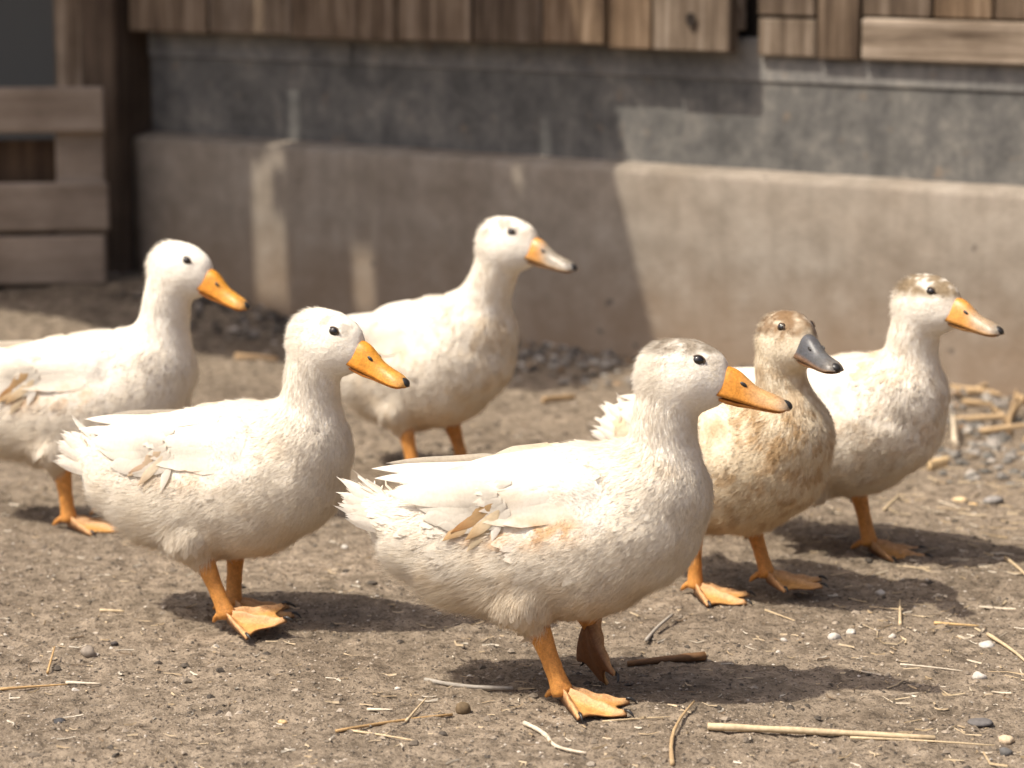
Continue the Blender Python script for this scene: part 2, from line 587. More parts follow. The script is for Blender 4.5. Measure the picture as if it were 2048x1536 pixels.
strip_board(-2.4, -0.60)
strip_board(-0.598, -0.080)
slit(-0.079, -0.052, [(0.03, 0.34)])
slit(-0.051, -0.026, [(0.03, 0.36), (0.372, 0.75)])
slit(-0.025, 0.008, [(0.03, 0.235), (0.318, 0.375)])
strip_board(0.009, 0.197)
slit(0.198, 0.252, [(0.03, 0.180)])
strip_board(0.253, 0.440)
strip_board(0.441, 0.620)
slit(0.621, 0.640, [(0.315, 0.372), (0.46, 0.56)])
shade_board([(0.641 - SK * 0.002, -0.002), (6.0, -0.002), (6.0, REACH), (0.641 + SK * REACH, REACH)])
box("shade_beam", -3.2, edge, -0.16, -0.11, AZ + 0.024, AZ + 0.08, M_POST, lean)
box("shade_beam", -3.2, edge, REACH + 0.04, REACH + 0.10, AZ + 0.024, AZ + 0.08, M_POST, lean)

# corner post, screen panel and gate on the left
post = empty("corner_post", tuple(WALL_A), WALL_RZ)
tag(post, "dark brown timber post at the left end of the concrete plinth", "post")
box("post_timber", -0.548, -0.440, -0.045, 0.10, 0.0, 1.53, M_POST, post, 0.006)
box("face_board", -0.640, -0.552, -0.035, 0.060, 0.0, 1.53, M_WOOD, post, 0.004)
scr = empty("screen_panel", tuple(WALL_A), WALL_RZ)
tag(scr, "dark grey screen panel with a pale edge strip above the gate", "panel")
box("screen_sheet", -1.7, -0.668, 0.04, 0.06, 0.30, 1.45, M_MESH, scr, 0.0)
box("edge_strip", -0.666, -0.645, 0.015, 0.062, 0.30, 1.45, M_FRAME, scr, 0.002)

gate = empty("slatted_gate", (-0.888, 6.235, 0.07), R(8))
tag(gate, "low grey-brown wooden gate of wide horizontal boards in front of the dark post", "gate")
GS = 0.00110
for (y0, y1, dx) in [(172, 262, 0), (362, 459, 0.006), (468, 566, -0.004)]:
    box("gate_board", -1.2, -0.004 + dx, 0.0, 0.028, (566 - y1) * GS, (566 - y0) * GS, M_WOODG, gate, 0.005)
box("gate_stile", -0.112, -0.006, 0.0285, 0.055, 0.01, (566 - 175) * GS, M_WOODG, gate, 0.004)
box("gate_stile", -1.15, -1.05, 0.0285, 0.055, 0.01, (566 - 175) * GS, M_WOODG, gate, 0.004)
box("gate_back_board", -1.2, -0.03, 0.062, 0.075, 0.0, 0.315, M_POST, gate, 0.002)
sill = box("timber_sill", -1.5, -0.60, 0.10, 0.24, 0.0, 0.050, M_POST, None, 0.006)
sill.location = tuple(WALL_A + np.array([0, 0, 0.045])); sill.rotation_euler = (0, 0, WALL_RZ)
tag(sill, "dark timber sill lying on the soil behind the gate", "sill")

# ------------------------------------------------------------------ ducks
PXX, PXZ, PXR = 0.000596, 0.000594, 0.000582


def L(x, y):                                       # profile sheet units -> metres, x forward, z up
    return np.array([(x - 1130) * PXX, 0.0, (1390 - y) * PXZ])


def surface_nets(F, org, h):
    s = F < 0
    nx_, ny_, nz_ = F.shape
    acc = np.zeros((nx_ - 1, ny_ - 1, nz_ - 1, 3))
    cnt = np.zeros((nx_ - 1, ny_ - 1, nz_ - 1))
    cs = [(0, 0, 0), (1, 0, 0), (0, 1, 0), (1, 1, 0), (0, 0, 1), (1, 0, 1), (0, 1, 1), (1, 1, 1)]
    def sl(c): return F[c[0]:nx_ - 1 + c[0], c[1]:ny_ - 1 + c[1], c[2]:nz_ - 1 + c[2]]
    for a in cs:
        for ax in range(3):
            if a[ax]: continue
            b = list(a); b[ax] = 1
            fa, fb = sl(a), sl(b)
            cr = (fa < 0) != (fb < 0)
            t = np.where(cr, fa / np.where(cr, fa - fb, 1), 0)
            for d in range(3):
                acc[..., d] += np.where(cr, a[d] + (t if d == ax else 0), 0)
            cnt += cr
    m = cnt > 0
    vid = np.full(m.shape, -1, np.int64)
    vid[m] = np.arange(m.sum())
    g = np.argwhere(m)
    V = (g + acc[m] / cnt[m][:, None]) * h + org
    Q = []
    for ax in range(3):
        sl0 = [slice(1, -1)] * 3; sl0[ax] = slice(0, -1)
        sl1 = [slice(1, -1)] * 3; sl1[ax] = slice(1, None)
        a, b = s[tuple(sl0)], s[tuple(sl1)]
        e = np.argwhere(a != b)
        flip = a[a != b]
        off = np.ones(3, int); off[ax] = 0
        e = e + off
        u, v = [(1, 2), (2, 0), (0, 1)][ax]
        def at(du, dv):
            q = e.copy(); q[:, u] -= du; q[:, v] -= dv
            return vid[q[:, 0], q[:, 1], q[:, 2]]
        q = np.stack([at(1, 1), at(0, 1), at(0, 0), at(1, 0)], 1)
        q[~flip] = q[~flip][:, ::-1]
        Q.append(q)
    Q = np.concatenate(Q)
    Q = Q[(Q >= 0).all(1)]
    return V, Q


class Field:
    """blurred distance volume of one duck, with trilinear look-up"""
    def __init__(s, F, org, h): s.F, s.o, s.h = F, org, h
    def __call__(s, P):
        q = (np.asarray(P) - s.o) / s.h
        q = np.clip(q, 0, np.array(s.F.shape) - 1.001)
        i = q.astype(int); f = q - i
        r = 0
        for dx in (0, 1):
            for dy in (0, 1):
                for dz in (0, 1):
                    w = (f[:, 0] if dx else 1 - f[:, 0]) * (f[:, 1] if dy else 1 - f[:, 1]) * (f[:, 2] if dz else 1 - f[:, 2])
                    r = r + w * s.F[i[:, 0] + dx, i[:, 1] + dy, i[:, 2] + dz]
        return r
    def grad(s, P):
        P = np.asarray(P, float)
        e = s.h * 1.5
        return norm(np.stack([s(P + e * np.eye(3)[k_]) - s(P - e * np.eye(3)[k_]) for k_ in range(3)], 1))
    def side_y(s, x, z, sgn, iso=0.0):
        """outermost |y| where the field drops below iso, looking along y; where it never does, the y of its minimum"""
        ys = np.linspace(0.135, 0.0, 70)
        P = np.stack([np.repeat(x, 70), np.tile(ys, len(x)) * sgn, np.repeat(z, 70)], 1)
        v = s(P).reshape(len(x), 70)
        inside = v < iso
        has = inside.any(1)
        k_ = inside.argmax(1)
        k0 = np.maximum(k_ - 1, 0)
        r = np.arange(len(x))
        a, b = v[r, k0], v[r, k_]
        t = np.where(np.abs(a - b) > 1e-9, (a - iso) / np.where(np.abs(a - b) > 1e-9, a - b, 1), 0)
        y = ys[k0] + (ys[k_] - ys[k0]) * np.clip(t, 0, 1)
        return np.where(has, y, 0.0)


def blur(F, n):
    for _ in range(n):
        for ax in range(3):
            G = np.concatenate([np.take(F, [0], ax), F, np.take(F, [-1], ax)], ax)
            k_ = F.shape[ax]
            F = (np.take(G, range(0, k_), ax) + 2 * F + np.take(G, range(2, k_ + 2), ax)) * 0.25
    return F


TRUNK = [(742, 1030, 24, 1.9), (796, 1056, 54, 1.35), (862, 1078, 100, 1.05), (950, 1085, 140, 0.90), (1060, 1080, 168, 0.84),
         (1170, 1060, 172, 0.84), (1255, 1030, 152, 0.86), (1300, 985, 122, 0.90)]
NECK = [(1300, 985, 122, 0.90), (1322, 925, 82, 0.92), (1325, 870, 66, 0.92), (1328, 812, 62, 0.92)]
HEADC = (1362, 752)
HEAD = [((-16, 1), 76, (8, 2), 75, 0.80), ((8, 2), 75, (40, 12), 56, 0.80), ((10, -2), 74, (42, -10), 49, 0.80), ((24, 14), 60, (43, 15), 39, 0.86)]


def rot_head(yaw, pitch):
    return np.array(Matrix.Rotation(yaw, 3, 'Z') @ Matrix.Rotation(-pitch, 3, 'Y'))


def tube(pts, radii, nseg=14, squash=None, cap=True):
    pts = np.array(pts, float)
    n = len(pts)
    tang = np.gradient(pts, axis=0); tang = norm(tang)
    ref = np.array([0, 1, 0.0])
    V = []
    for i in range(n):
        a = np.cross(tang[i], ref); a /= max(np.linalg.norm(a), 1e-9)
        b = np.cross(a, tang[i])
        for j in range(nseg):
            th = 2 * math.pi * j / nseg
            sq = 1.0 if squash is None else squash[i]
            V.append(pts[i] + radii[i] * (a * math.cos(th) + b * math.sin(th) * sq))
    F = [(i * nseg + j, i * nseg + (j + 1) % nseg, (i + 1) * nseg + (j + 1) % nseg, (i + 1) * nseg + j) for i in range(n - 1) for j in range(nseg)]
    T = []
    if cap:
        V.append(pts[0]); V.append(pts[-1] + tang[-1] * radii[-1] * 0.4)
        c0, c1 = len(V) - 2, len(V) - 1
        T = [(c0, (j + 1) % nseg, j) for j in range(nseg)] + [(c1, (n - 1) * nseg + j, (n - 1) * nseg + (j + 1) % nseg) for j in range(nseg)]
    return np.array(V), np.array(F), np.array(T)


def ellipsoid(c, rad, nu=12, nv=18, rot=None):
    V = []
    for i in range(nu + 1):
        ph = math.pi * i / nu
        for j in range(nv):
            th = 2 * math.pi * j / nv
            V.append((rad[0] * math.sin(ph) * math.cos(th), rad[1] * math.sin(ph) * math.sin(th), rad[2] * math.cos(ph)))
    V = np.array(V)
    if rot is not None: V = V @ np.array(rot).T
    V = V + np.array(c)
    F = [(i * nv + j, (i + 1) * nv + j, (i + 1) * nv + (j + 1) % nv, i * nv + (j + 1) % nv) for i in range(nu) for j in range(nv)]
    return V, np.array(F)


def foot_arrays():
    """webbed foot: ankle joint at the origin (z = 0.017), toes forward along x"""
    na, nt_ = 41, 20
    toe_a = np.radians([-34, 2, 35]); toe_l = np.array([0.064, 0.083, 0.070])
    al = np.linspace(toe_a[0] - 0.05, toe_a[2] + 0.05, na)
    T_, B_, C_ = [], [], []
    for a in al:
        ac = np.clip(a, toe_a[0], toe_a[2])
        seg = 0 if ac <= toe_a[1] else 1
        f = (ac - toe_a[seg]) / (toe_a[seg + 1] - toe_a[seg])
        Lr = toe_l[seg] * (1 - f) + toe_l[seg + 1] * f - 0.017 * math.sin(math.pi * f) ** 0.8
        for t in np.linspace(0, 1, nt_):
            r = Lr * (0.02 + 0.98 * t)
            ridge = 0.0
            for ta, tl in zip(toe_a, toe_l):
                d = (a - ta) * max(r, 0.012)
                ridge = max(ridge, math.exp(-(d / 0.0048) ** 2))
            hump = 0.0135 * (1 - t) ** 1.7
            joint = 0.0009 * math.cos(t * 19)
            z = 0.0022 + hump + ridge * (0.0072 * (1 - 0.35 * t) + joint) * (1 - 0.7 * sstep(0.93, 1.0, np.float64(t)))
            z += 0.0012 * math.sin(a * 9 + t * 5) * (1 - ridge) * t
            x, y = r * math.cos(a), r * math.sin(a)
            T_.append((x, y, z)); B_.append((x, y, min(z - 0.0018, 0.0006 + 0.2 * hump)))
            w = ridge
            C_.append((0.64 - 0.05 * (1 - w), 0.30 + 0.07 * w, 0.070 + 0.07 * w))
    n = na * nt_
    V = np.array(T_ + B_)
    C = np.array(C_)
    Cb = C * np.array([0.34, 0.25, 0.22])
    F = []
    for i in range(na - 1):
        for j in range(nt_ - 1):
            a, b, c, d = i * nt_ + j, (i + 1) * nt_ + j, (i + 1) * nt_ + j + 1, i * nt_ + j + 1
            F.append((a, d, c, b)); F.append((n + a, n + b, n + c, n + d))
    for i in range(na - 1):
        a, b = i * nt_ + nt_ - 1, (i + 1) * nt_ + nt_ - 1
        F.append((a, n + a, n + b, b))
        a, b = i * nt_, (i + 1) * nt_
        F.append((b, n + b, n + a, a))
    for j in range(nt_ - 1):
        a, b = j, j + 1
        F.append((a, n + a, n + b, b))
        a, b = (na - 1) * nt_ + j, (na - 1) * nt_ + j + 1
        F.append((b, n + b, n + a, a))
    tips = [(math.cos(a) * l, math.sin(a) * l, a) for a, l in zip(toe_a, toe_l)]
    return V, np.array(F), np.concatenate([C, Cb]), tips


FOOT = foot_arrays()


def feather_card(base, tip, width, field, sgn, off0, off1, ybase=None, seg=9, wseg=4, camber=0.0015, sag=0.0, sharp=1.0, floor_y=0.55):
    """a vane laid on the duck's side between two profile points; returns V, F, (t, s)"""
    base, tip = np.array(base, float), np.array(tip, float)
    d = tip - base
    ln = np.hypot(d[0], d[2]); u = d / max(ln, 1e-9)
    pv = np.array([-u[2], 0, u[0]])
    ts = np.linspace(0, 1, seg + 1); sv = np.linspace(-1, 1, wseg + 1)
    V, TS = [], []
    for t in ts:
        w = width * 0.5 * (min(1.0, (t / 0.18 + 0.25)) if t < 0.14 else 1.0)
        tt = max(0.0, (t - 0.55) / 0.45)
        w *= max(0.03, (1 - tt ** (2.2 * sharp))) if tt > 0 else 1.0
        for s in sv:
            p = base + d * t + pv * (s * w + sag * math.sin(math.pi * t))
            V.append(p); TS.append((t, s))
    V = np.array(V); TS = np.array(TS)
    y = field.side_y(V[:, 0], V[:, 2], sgn, 0.0)
    yb = field.side_y(base[None, 0], base[None, 2], sgn)[0] if ybase is None else ybase
    y = np.maximum(y, yb * (1 - (1 - floor_y) * TS[:, 0]))
    y = y + off0 + (off1 - off0) * TS[:, 0] + camber * (1 - TS[:, 1] ** 2)
    # relax y along the vane so that it does not follow every bump
    Y = y.reshape(seg + 1, wseg + 1)
    for _ in range(3):
        Y[1:-1] = (Y[:-2] + 2 * Y[1:-1] + Y[2:]) / 4
        Y[:, 1:-1] = (Y[:, :-2] + 2 * Y[:, 1:-1] + Y[:, 2:]) / 4
    V[:, 1] = Y.ravel() * sgn
    F = []
    for i in range(seg):
        for j in range(wseg):
            a = i * (wseg + 1) + j
            q = (a, a + 1, a + wseg + 2, a + wseg + 1)
            F.append(q if sgn > 0 else q[::-1])
    return V, np.array(F), TS


WHITE = np.array([0.91, 0.857, 0.765])
CREAM = np.array([0.80, 0.655, 0.45])
TAN = np.array([0.57, 0.38, 0.195])
RUST = np.array([0.46, 0.235, 0.09])
GREYB = np.array([0.21, 0.160, 0.105])

# flight feathers on the profile sheet: base, tip, width(px), lift0, lift1, colour at base / tip edge
PANEL = WHITE * np.array([.93, .92, .90])
FLIGHT = [
    # rusty and cream tips showing under the wing (lowest layer first)
    ((1040, 990), (976, 1084), 28, .0020, .0026, CREAM, CREAM * .85, .8),
    ((1050, 985), (1028, 1066), 22, .0034, .0032, WHITE, WHITE, .8),
    # primaries crossing above the tail
    ((1000, 938), (764, 961), 22, .0030, .0050, WHITE, WHITE, 1.0),
    ((1010, 948), (772, 974), 24, .0025, .0040, WHITE, WHITE, 1.0),
    # broad pale panel of the secondaries
    ((1062, 1000), (918, 1040), 52, .0042, .0060, PANEL, PANEL * .95, 1.1),
    ((1055, 990), (880, 1030), 54, .0050, .0072, PANEL, PANEL * .96, 1.1),
    ((1048, 978), (846, 1012), 54, .0058, .0084, PANEL, PANEL, 1.1),
    ((1040, 965), (812, 988), 52, .0066, .0092, PANEL, WHITE, 1.1),
    # rusty feathers of the speculum at the lower hind corner
    ((1030, 985), (932, 1056), 34, .0048, .0056, CREAM, TAN * 1.15, .7),
    ((1030, 985), (944, 1054), 26, .0054, .0066, TAN, RUST, .55),
    ((1040, 1000), (972, 1066), 24, .0054, .0060, CREAM, TAN, .6),
    # tertials along the top of the folded wing
    ((1060, 945), (856, 966), 34, .0045, .0078, WHITE, PANEL, 1.0),
    ((1130, 922), (900, 952), 34, .0005, .0082, WHITE, CREAM, .9),
    ((1150, 907), (945, 938), 30, .0005, .0078, WHITE, WHITE, .9),
]


def build_duck(label, loc, scale, yaw, head_off=(0, 0, 0), head_yaw=0.0, head_pitch=0.0, legs=(), n_strand=40000, n_contour=2200,
               pal=None, bill_cols=None, seed=0, body_pitch=0.0, length=1.0, flank=1.0):
    r = np.random.default_rng(100 + seed)
    pal = pal or {}
    root = empty("duck", loc, yaw)
    root.scale = (scale, scale, scale)
    tag(root, label, "duck", "ducks walking across the yard")
    # ---- joints
    def body_pt(p):
        q = np.array(p, float); q[0] *= length
        c, s = math.cos(body_pitch), math.sin(body_pitch)
        piv = L(1110, 1230); piv[0] *= length
        d = q - piv
        return piv + np.array([d[0] * c - d[2] * s, d[1], d[0] * s + d[2] * c])
    segs = []
    for a, b in zip(TRUNK[:-1], TRUNK[1:]):
        segs.append((body_pt(L(a[0], a[1])), body_pt(L(b[0], b[1])), a[2] * PXR, b[2] * PXR, a[3], b[3], 0))
    ho = np.array(head_off, float)
    wts = [0.0, 0.22, 0.58, 0.92]
    npts = [body_pt(L(n_[0], n_[1])) * (1 - w) + (L(n_[0], n_[1]) + ho) * w for n_, w in zip(NECK, wts)]
    for i in range(len(NECK) - 1):
        a, b = NECK[i], NECK[i + 1]
        segs.append((npts[i], npts[i + 1], a[2] * PXR, b[2] * PXR, a[3], b[3], 1))
    hc = L(*HEADC) + ho
    segs.append((npts[-1], hc + np.array([-0.008, 0, 0.0]), 62 * PXR, 66 * PXR, 0.9, 0.82, 1))
    HR = rot_head(head_yaw, head_pitch)
    hsegs = []
    for (a, ra, b, rb, kk) in HEAD:
        hsegs.append((np.array([a[0] * PXX, 0, -a[1] * PXZ]), np.array([b[0] * PXX, 0, -b[1] * PXZ]), ra * PXR, rb * PXR, kk, kk, 2))
    # thighs in loose feathering, and the swelling of the folded wings
    for lg in legs:
        sg = lg["side"]
        hip = body_pt(L(1080, 1190)) + np.array([0, sg * 0.050, 0])
        kn_ = hip * 0.42 + np.array(lg["ankle"]) * 0.58
        kn_ = hip + (np.array(lg["ankle"]) - hip) * lg.get("trouser", 0.24)
        segs.append((hip, kn_, 0.041, 0.0160, 0.75, 0.9, 3))
    for sg in (-1, 1):
        segs.append((body_pt(L(1185, 975)) + np.array([0, sg * 0.048, 0]), body_pt(L(1010, 985)) + np.array([0, sg * 0.058, 0]), 0.036, 0.027, 0.8, 0.7, 0))
    # ---- field
    h = 0.0038
    pts = np.array([s[0] for s in segs] + [s[1] for s in segs] + [hc])
    lo = pts.min(0) - 0.11; hi = pts.max(0) + 0.11
    lo[1], hi[1] = -0.135, 0.135
    lo[2] = max(lo[2], 0.02)
    shp = np.ceil((hi - lo) / h).astype(int)
    axs = [lo[i] + h * np.arange(shp[i]) for i in range(3)]
    P = np.stack(np.meshgrid(*axs, indexing='ij'), -1).reshape(-1, 3)

    def seg_d(P, s):
        A, B, ra, rb, ka, kb, _ = s
        ab = B - A
        t = np.clip(((P - A) @ ab) / max(ab @ ab, 1e-12), 0, 1)
        d = P - (A + t[:, None] * ab)
        kk = ka + (kb - ka) * t
        return np.sqrt(d[:, 0] ** 2 + (d[:, 1] / kk) ** 2 + d[:, 2] ** 2) - (ra + (rb - ra) * t), t
    D = np.full(len(P), 9.0)
    for s in segs:
        D = np.minimum(D, seg_d(P, s)[0])
    PH = (P - hc) @ HR
    for s in hsegs:
        D = np.minimum(D, seg_d(PH, s)[0])
    F = blur(D.reshape(shp), 5)
    fld = Field(F, lo, h)
    V, Q = surface_nets(F, lo, h)
    # smooth and add the soft lumps of plumage
    E = np.concatenate([Q[:, [0, 1]], Q[:, [1, 2]], Q[:, [2, 3]], Q[:, [3, 0]]])
    def smooth(X, it, lam=0.5):
        X = X.copy()
        for _ in range(it):
            acc = np.zeros_like(X); c = np.zeros(len(X))
            for k_ in range(X.shape[1]):
                acc[:, k_] = np.bincount(E[:, 0], X[E[:, 1], k_], len(X)) + np.bincount(E[:, 1], X[E[:, 0], k_], len(X))
            c = np.bincount(E[:, 0], minlength=len(X)) + np.bincount(E[:, 1], minlength=len(X))
            X = X * (1 - lam) + lam * acc / np.maximum(c, 1)[:, None]
        return X
    V = smooth(V, 3)
    fn = np.cross(V[Q[:, 1]] - V[Q[:, 0]], V[Q[:, 3]] - V[Q[:, 0]])
    def vnormals(V):
        fn = np.cross(V[Q[:, 2]] - V[Q[:, 0]], V[Q[:, 3]] - V[Q[:, 1]])
        n = np.zeros_like(V)
        for j in range(4):
            for k_ in range(3): n[:, k_] += np.bincount(Q[:, j], fn[:, k_], len(V))
        return norm(n)
    NV = vnormals(V)
    # ---- plumage direction: from the bill back along the neck to the tail
    best = np.full(len(V), 9.0); flow = np.zeros_like(V); reg = np.zeros(len(V), int)
    for s in segs:
        d, t = seg_d(V, s)
        dirv = -(s[1] - s[0]) / np.linalg.norm(s[1] - s[0])
        if s[6] == 3: dirv = norm(-dirv + np.array([-0.5, 0, -0.2]))
        m = d < best
        best[m] = d[m]; flow[m] = dirv; reg[m] = s[6]
    VH = (V - hc) @ HR
    for s in hsegs:
        d, t = seg_d(VH, s)
        m = d < best
        best[m] = d[m]; reg[m] = 2
        flow[m] = (HR @ np.array([-1, 0, -0.25]))
    flow = smooth(flow, 30, 0.5)
    # breast and flank feathers also hang down a little
    flow = flow + np.array([0, 0, -0.22]) * (reg < 2)[:, None]
    regf = smooth(np.stack([(reg == k_).astype(float) for k_ in range(4)], 1), 8)

    lump = vnoise(V, 42, seed) * 0.6 + vnoise(V, 85, seed + 1) * 0.4
    V = V + NV * (lump * (0.0015 * regf[:, 0] + 0.0009 * regf[:, 1] + 0.0024 * regf[:, 3]))[:, None] * flank
    NV = vnormals(V)

    # ---- colour
    def colour(P, rg):
        ph = (P - hc) @ HR
        c = np.repeat((np.array(pal.get("base", WHITE)) * pal.get("white", 1.0))[None], len(P), 0)
        n1 = vnoise(P, 26, seed + 5) * 0.6 + vnoise(P, 60, seed + 6) * 0.4
        n2 = vnoise(P, 70, seed + 7) * 0.55 + vnoise(P, 150, seed + 8) * 0.45
        def mixin(c, col, w):
            w = np.clip(w, 0, 1)[:, None]
            return c * (1 - w) + np.asarray(col) * w
        body = rg[:, 0] + rg[:, 3]
        hw = sstep(0.066, 0.052, np.linalg.norm(ph * np.array([1, 1, 1.0]), axis=1))
        c = mixin(c, CREAM, pal.get("cream", 0.35) * sstep(0.05, 0.6, n1) * body)
        # tan wash at the lower edge of the folded wing
        x, z = P[:, 0] / length, P[:, 2]
        wz = np.exp(-((z - 0.210 - 0.10 * x) / 0.016) ** 2) * sstep(0.085, 0.045, np.abs(x + 0.025)) * body
        c = mixin(c, TAN * 1.3, pal.get("wash", 0.95) * wz * sstep(-0.4, 0.4, n2))
        # warm ground bounce painted in cream on the underside, plus slight dirt
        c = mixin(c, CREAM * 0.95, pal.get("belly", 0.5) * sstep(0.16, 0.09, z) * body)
        # faint line through the eye
        el = np.exp(-((ph[:, 2] - 0.0185 + 0.05 * np.maximum(ph[:, 0] - 0.02, 0)) / 0.0045) ** 2) * sstep(-0.045, -0.02, ph[:, 0]) * hw
        c = mixin(c, GREYB * 1.7, pal.get("eyeline", 0.30) * el)
        lo_ = sstep(0.028, 0.044, ph[:, 0]) * sstep(-0.012, 0.012, ph[:, 2]) * hw
        c = mixin(c, GREYB * 1.8, pal.get("lores", 0.25) * lo_)
        # mottling
        if "mottle" in pal:
            sp = sstep(-0.10, 0.35, n2 + 0.45 * n1) * pal["mottle"]
            fr = sstep(-0.02, 0.10, x) * 0.7 + 0.3
            c = mixin(c, pal.get("mottle_col", TAN * 1.15), sp * fr * (rg[:, 0] + rg[:, 3] + 0.6 * rg[:, 1]))
            hd = sstep(0.0, 0.25, n2) * sstep(-0.012, 0.012, ph[:, 2]) * hw
            c = mixin(c, pal.get("head_col", TAN * 0.8), pal.get("head_mottle", 0.0) * hd)
        # crown
        cz = pal.get("crown_z", 0.014); top = sstep(cz, cz + 0.013, ph[:, 2] + 0.10 * (ph[:, 0] + 0.005)) * sstep(-0.050, -0.030, ph[:, 0])
        cr = pal.get("crown", 0.7)
        c = mixin(c, pal.get("crown_col", GREYB), cr * top * hw * sstep(pal.get("crown_lo", -0.1), pal.get("crown_hi", 0.25), n2))
        return np.clip(c * (1 + 0.03 * vnoise(P, 300, seed + 9))[:, None], 0, 0.93)
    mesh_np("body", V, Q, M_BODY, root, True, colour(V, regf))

    # ---- wing outline on the profile sheet (no long down there)
    def in_wing(P):
        x, z = P[:, 0] / length, P[:, 2]
        cx, cz = L(1085, 968)[0], L(1085, 968)[2]
        return sstep(1.25, 0.85, np.sqrt(((x - cx) / 0.105) ** 2 + ((z - cz + 0.12 * (x - cx)) / 0.046) ** 2)) * sstep(0.02, 0.05, np.abs(P[:, 1]))

    # ---- down strands
    tri = np.concatenate([Q[:, [0, 1, 2]], Q[:, [0, 2, 3]]])
    ar = np.linalg.norm(np.cross(V[tri[:, 1]] - V[tri[:, 0]], V[tri[:, 2]] - V[tri[:, 0]]), axis=1)
    eye_h = np.array([(1399 - HEADC[0]) * PXX, 0, (HEADC[1] - 718) * PXZ])

    def sample(n):
        ti = r.choice(len(tri), n, p=ar / ar.sum())
        a, b = r.random(n), r.random(n)
        fl = a + b > 1
        a[fl], b[fl] = 1 - a[fl], 1 - b[fl]
        w = np.stack([1 - a - b, a, b], 1)[:, :, None]
        g = lambda X: (X[tri[ti]] * w).sum(1)
        return g(V), norm(g(NV)), g(flow), g(regf)

    def flow_at(p, n, f, amp, fr):
        wob = np.stack([vnoise(p, fr, seed + 20 + k_) for k_ in range(3)], 1)
        f = norm(f) + amp * wob
        f = f - n * (f * n).sum(1, keepdims=True)
        return norm(f)

    p, n, f, rg = sample(n_strand)
    ph = (p - hc) @ HR
    d_eye = np.sqrt((ph[:, 0] - eye_h[0]) ** 2 + (ph[:, 2] - eye_h[2]) ** 2)
    keep = (d_eye > 0.0085) & ~((ph[:, 0] > 0.0450) & (np.abs(ph[:, 2]) < 0.05)) & (p[:, 2] > 0.055)
    p, n, f, rg, ph = p[keep], n[keep], f[keep], rg[keep], ph[keep]
    n_ = len(p)
    f = flow_at(p, n, f, 0.34, 48)
    f = norm(f + 0.12 * r.normal(size=(n_, 3)))
    rear = sstep(0.02, -0.08, p[:, 0]) * sstep(0.20, 0.12, p[:, 2])
    low = sstep(0.21, 0.14, p[:, 2])
    napey = rg[:, 2] * sstep(-0.005, -0.03, ph[:, 0])
    LEN = rg[:, 0] * (0.0095 + 0.010 * rear + 0.0035 * low) + rg[:, 1] * 0.0075 + rg[:, 2] * 0.0042 + rg[:, 3] * 0.0135 + 0.0055 * napey
    LEN = LEN * (0.6 + 0.8 * r.random(n_)) * (1 - 0.45 * in_wing(p))
    lift = np.radians(12 + 16 * r.random(n_) + 10 * (vnoise(p, 70, seed + 30) > 0.25) + 12 * rear + 24 * napey) * (1 - 0.65 * in_wing(p))
    wid = (0.00017 + 0.00014 * r.random(n_)) * (1 + 0.25 * rg[:, 0])
    side = norm(np.cross(n, f))
    tipd = f * np.cos(lift * 0.55)[:, None] + n * np.sin(lift * 0.55)[:, None]
    midd = f * np.cos(lift)[:, None] + n * np.sin(lift)[:, None]
    root_ = p - n * 0.0006
    mid = root_ + midd * (LEN * 0.5)[:, None]
    tip = mid + tipd * (LEN * 0.5)[:, None]
    SV = np.stack([root_ - side * wid[:, None], root_ + side * wid[:, None], mid - side * wid[:, None] * .85, mid + side * wid[:, None] * .85, tip], 1)
    b0 = np.arange(n_)[:, None] * 5
    SF4 = b0 + np.array([[1, 0, 2, 3]]); SF3 = b0 + np.array([[3, 2, 4]])
    nn = norm(n + (0.13 - 0.07 * rg[:, 2:3] - 0.06 * rg[:, 1:2]) * r.normal(size=(n_, 3)) + 0.10 * tipd)
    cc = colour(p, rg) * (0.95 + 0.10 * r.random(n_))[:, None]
    o = mesh_np("down_feathers", SV.reshape(-1, 3), [SF4, SF3], M_DOWN, root, True, np.repeat(cc, 5, 0), np.repeat(nn, 5, 0))
    o["kind"] = "stuff"

    # ---- small contour feathers: scalloped breast, flanks and back
    p, n, f, rg = sample(n_contour)
    keep = (rg[:, 2] < 0.2) & (rg[:, 1] < 0.75) & (p[:, 2] > 0.07) & (in_wing(p) < 0.5)
    p, n, f, rg = p[keep], n[keep], f[keep], rg[keep]
    n_ = len(p)
    f = flow_at(p, n, f, 0.28, 40)
    f = norm(f + 0.10 * r.normal(size=(n_, 3)))
    side = norm(np.cross(n, f))
    LEN = (0.011 + 0.010 * sstep(0.10, -0.05, p[:, 0])) * (0.75 + 0.5 * r.random(n_)) * (1 - 0.35 * rg[:, 1])
    W = LEN * (0.24 + 0.08 * r.random(n_))
    lift = np.radians(1 + 4.5 * r.random(n_))
    CV = []
    for t, w in ((0.0, 0.35), (0.30, 0.95), (0.6, 0.85), (0.85, 0.42), (1.0, 0.06)):
        zt = -0.0012 + LEN * t * np.sin(lift) + 0.0016 * t
        c = p + f * (LEN * t)[:, None] + n * zt[:, None] - n * (0.55 * t * t * LEN ** 2 / 0.10)[:, None]
        for s_ in (-1, 0, 1):
            CV.append(c + side * (W * w * s_)[:, None] + n * (0.0007 * (1 - abs(s_))))
    CV = np.stack(CV, 1)
    b0 = np.arange(n_)[:, None] * 15
    CF = np.concatenate([b0 + np.array([[i * 3 + j + 1, i * 3 + j, i * 3 + j + 3, i * 3 + j + 4]]) for i in range(4) for j in range(2)])
    cc = colour(p, rg)
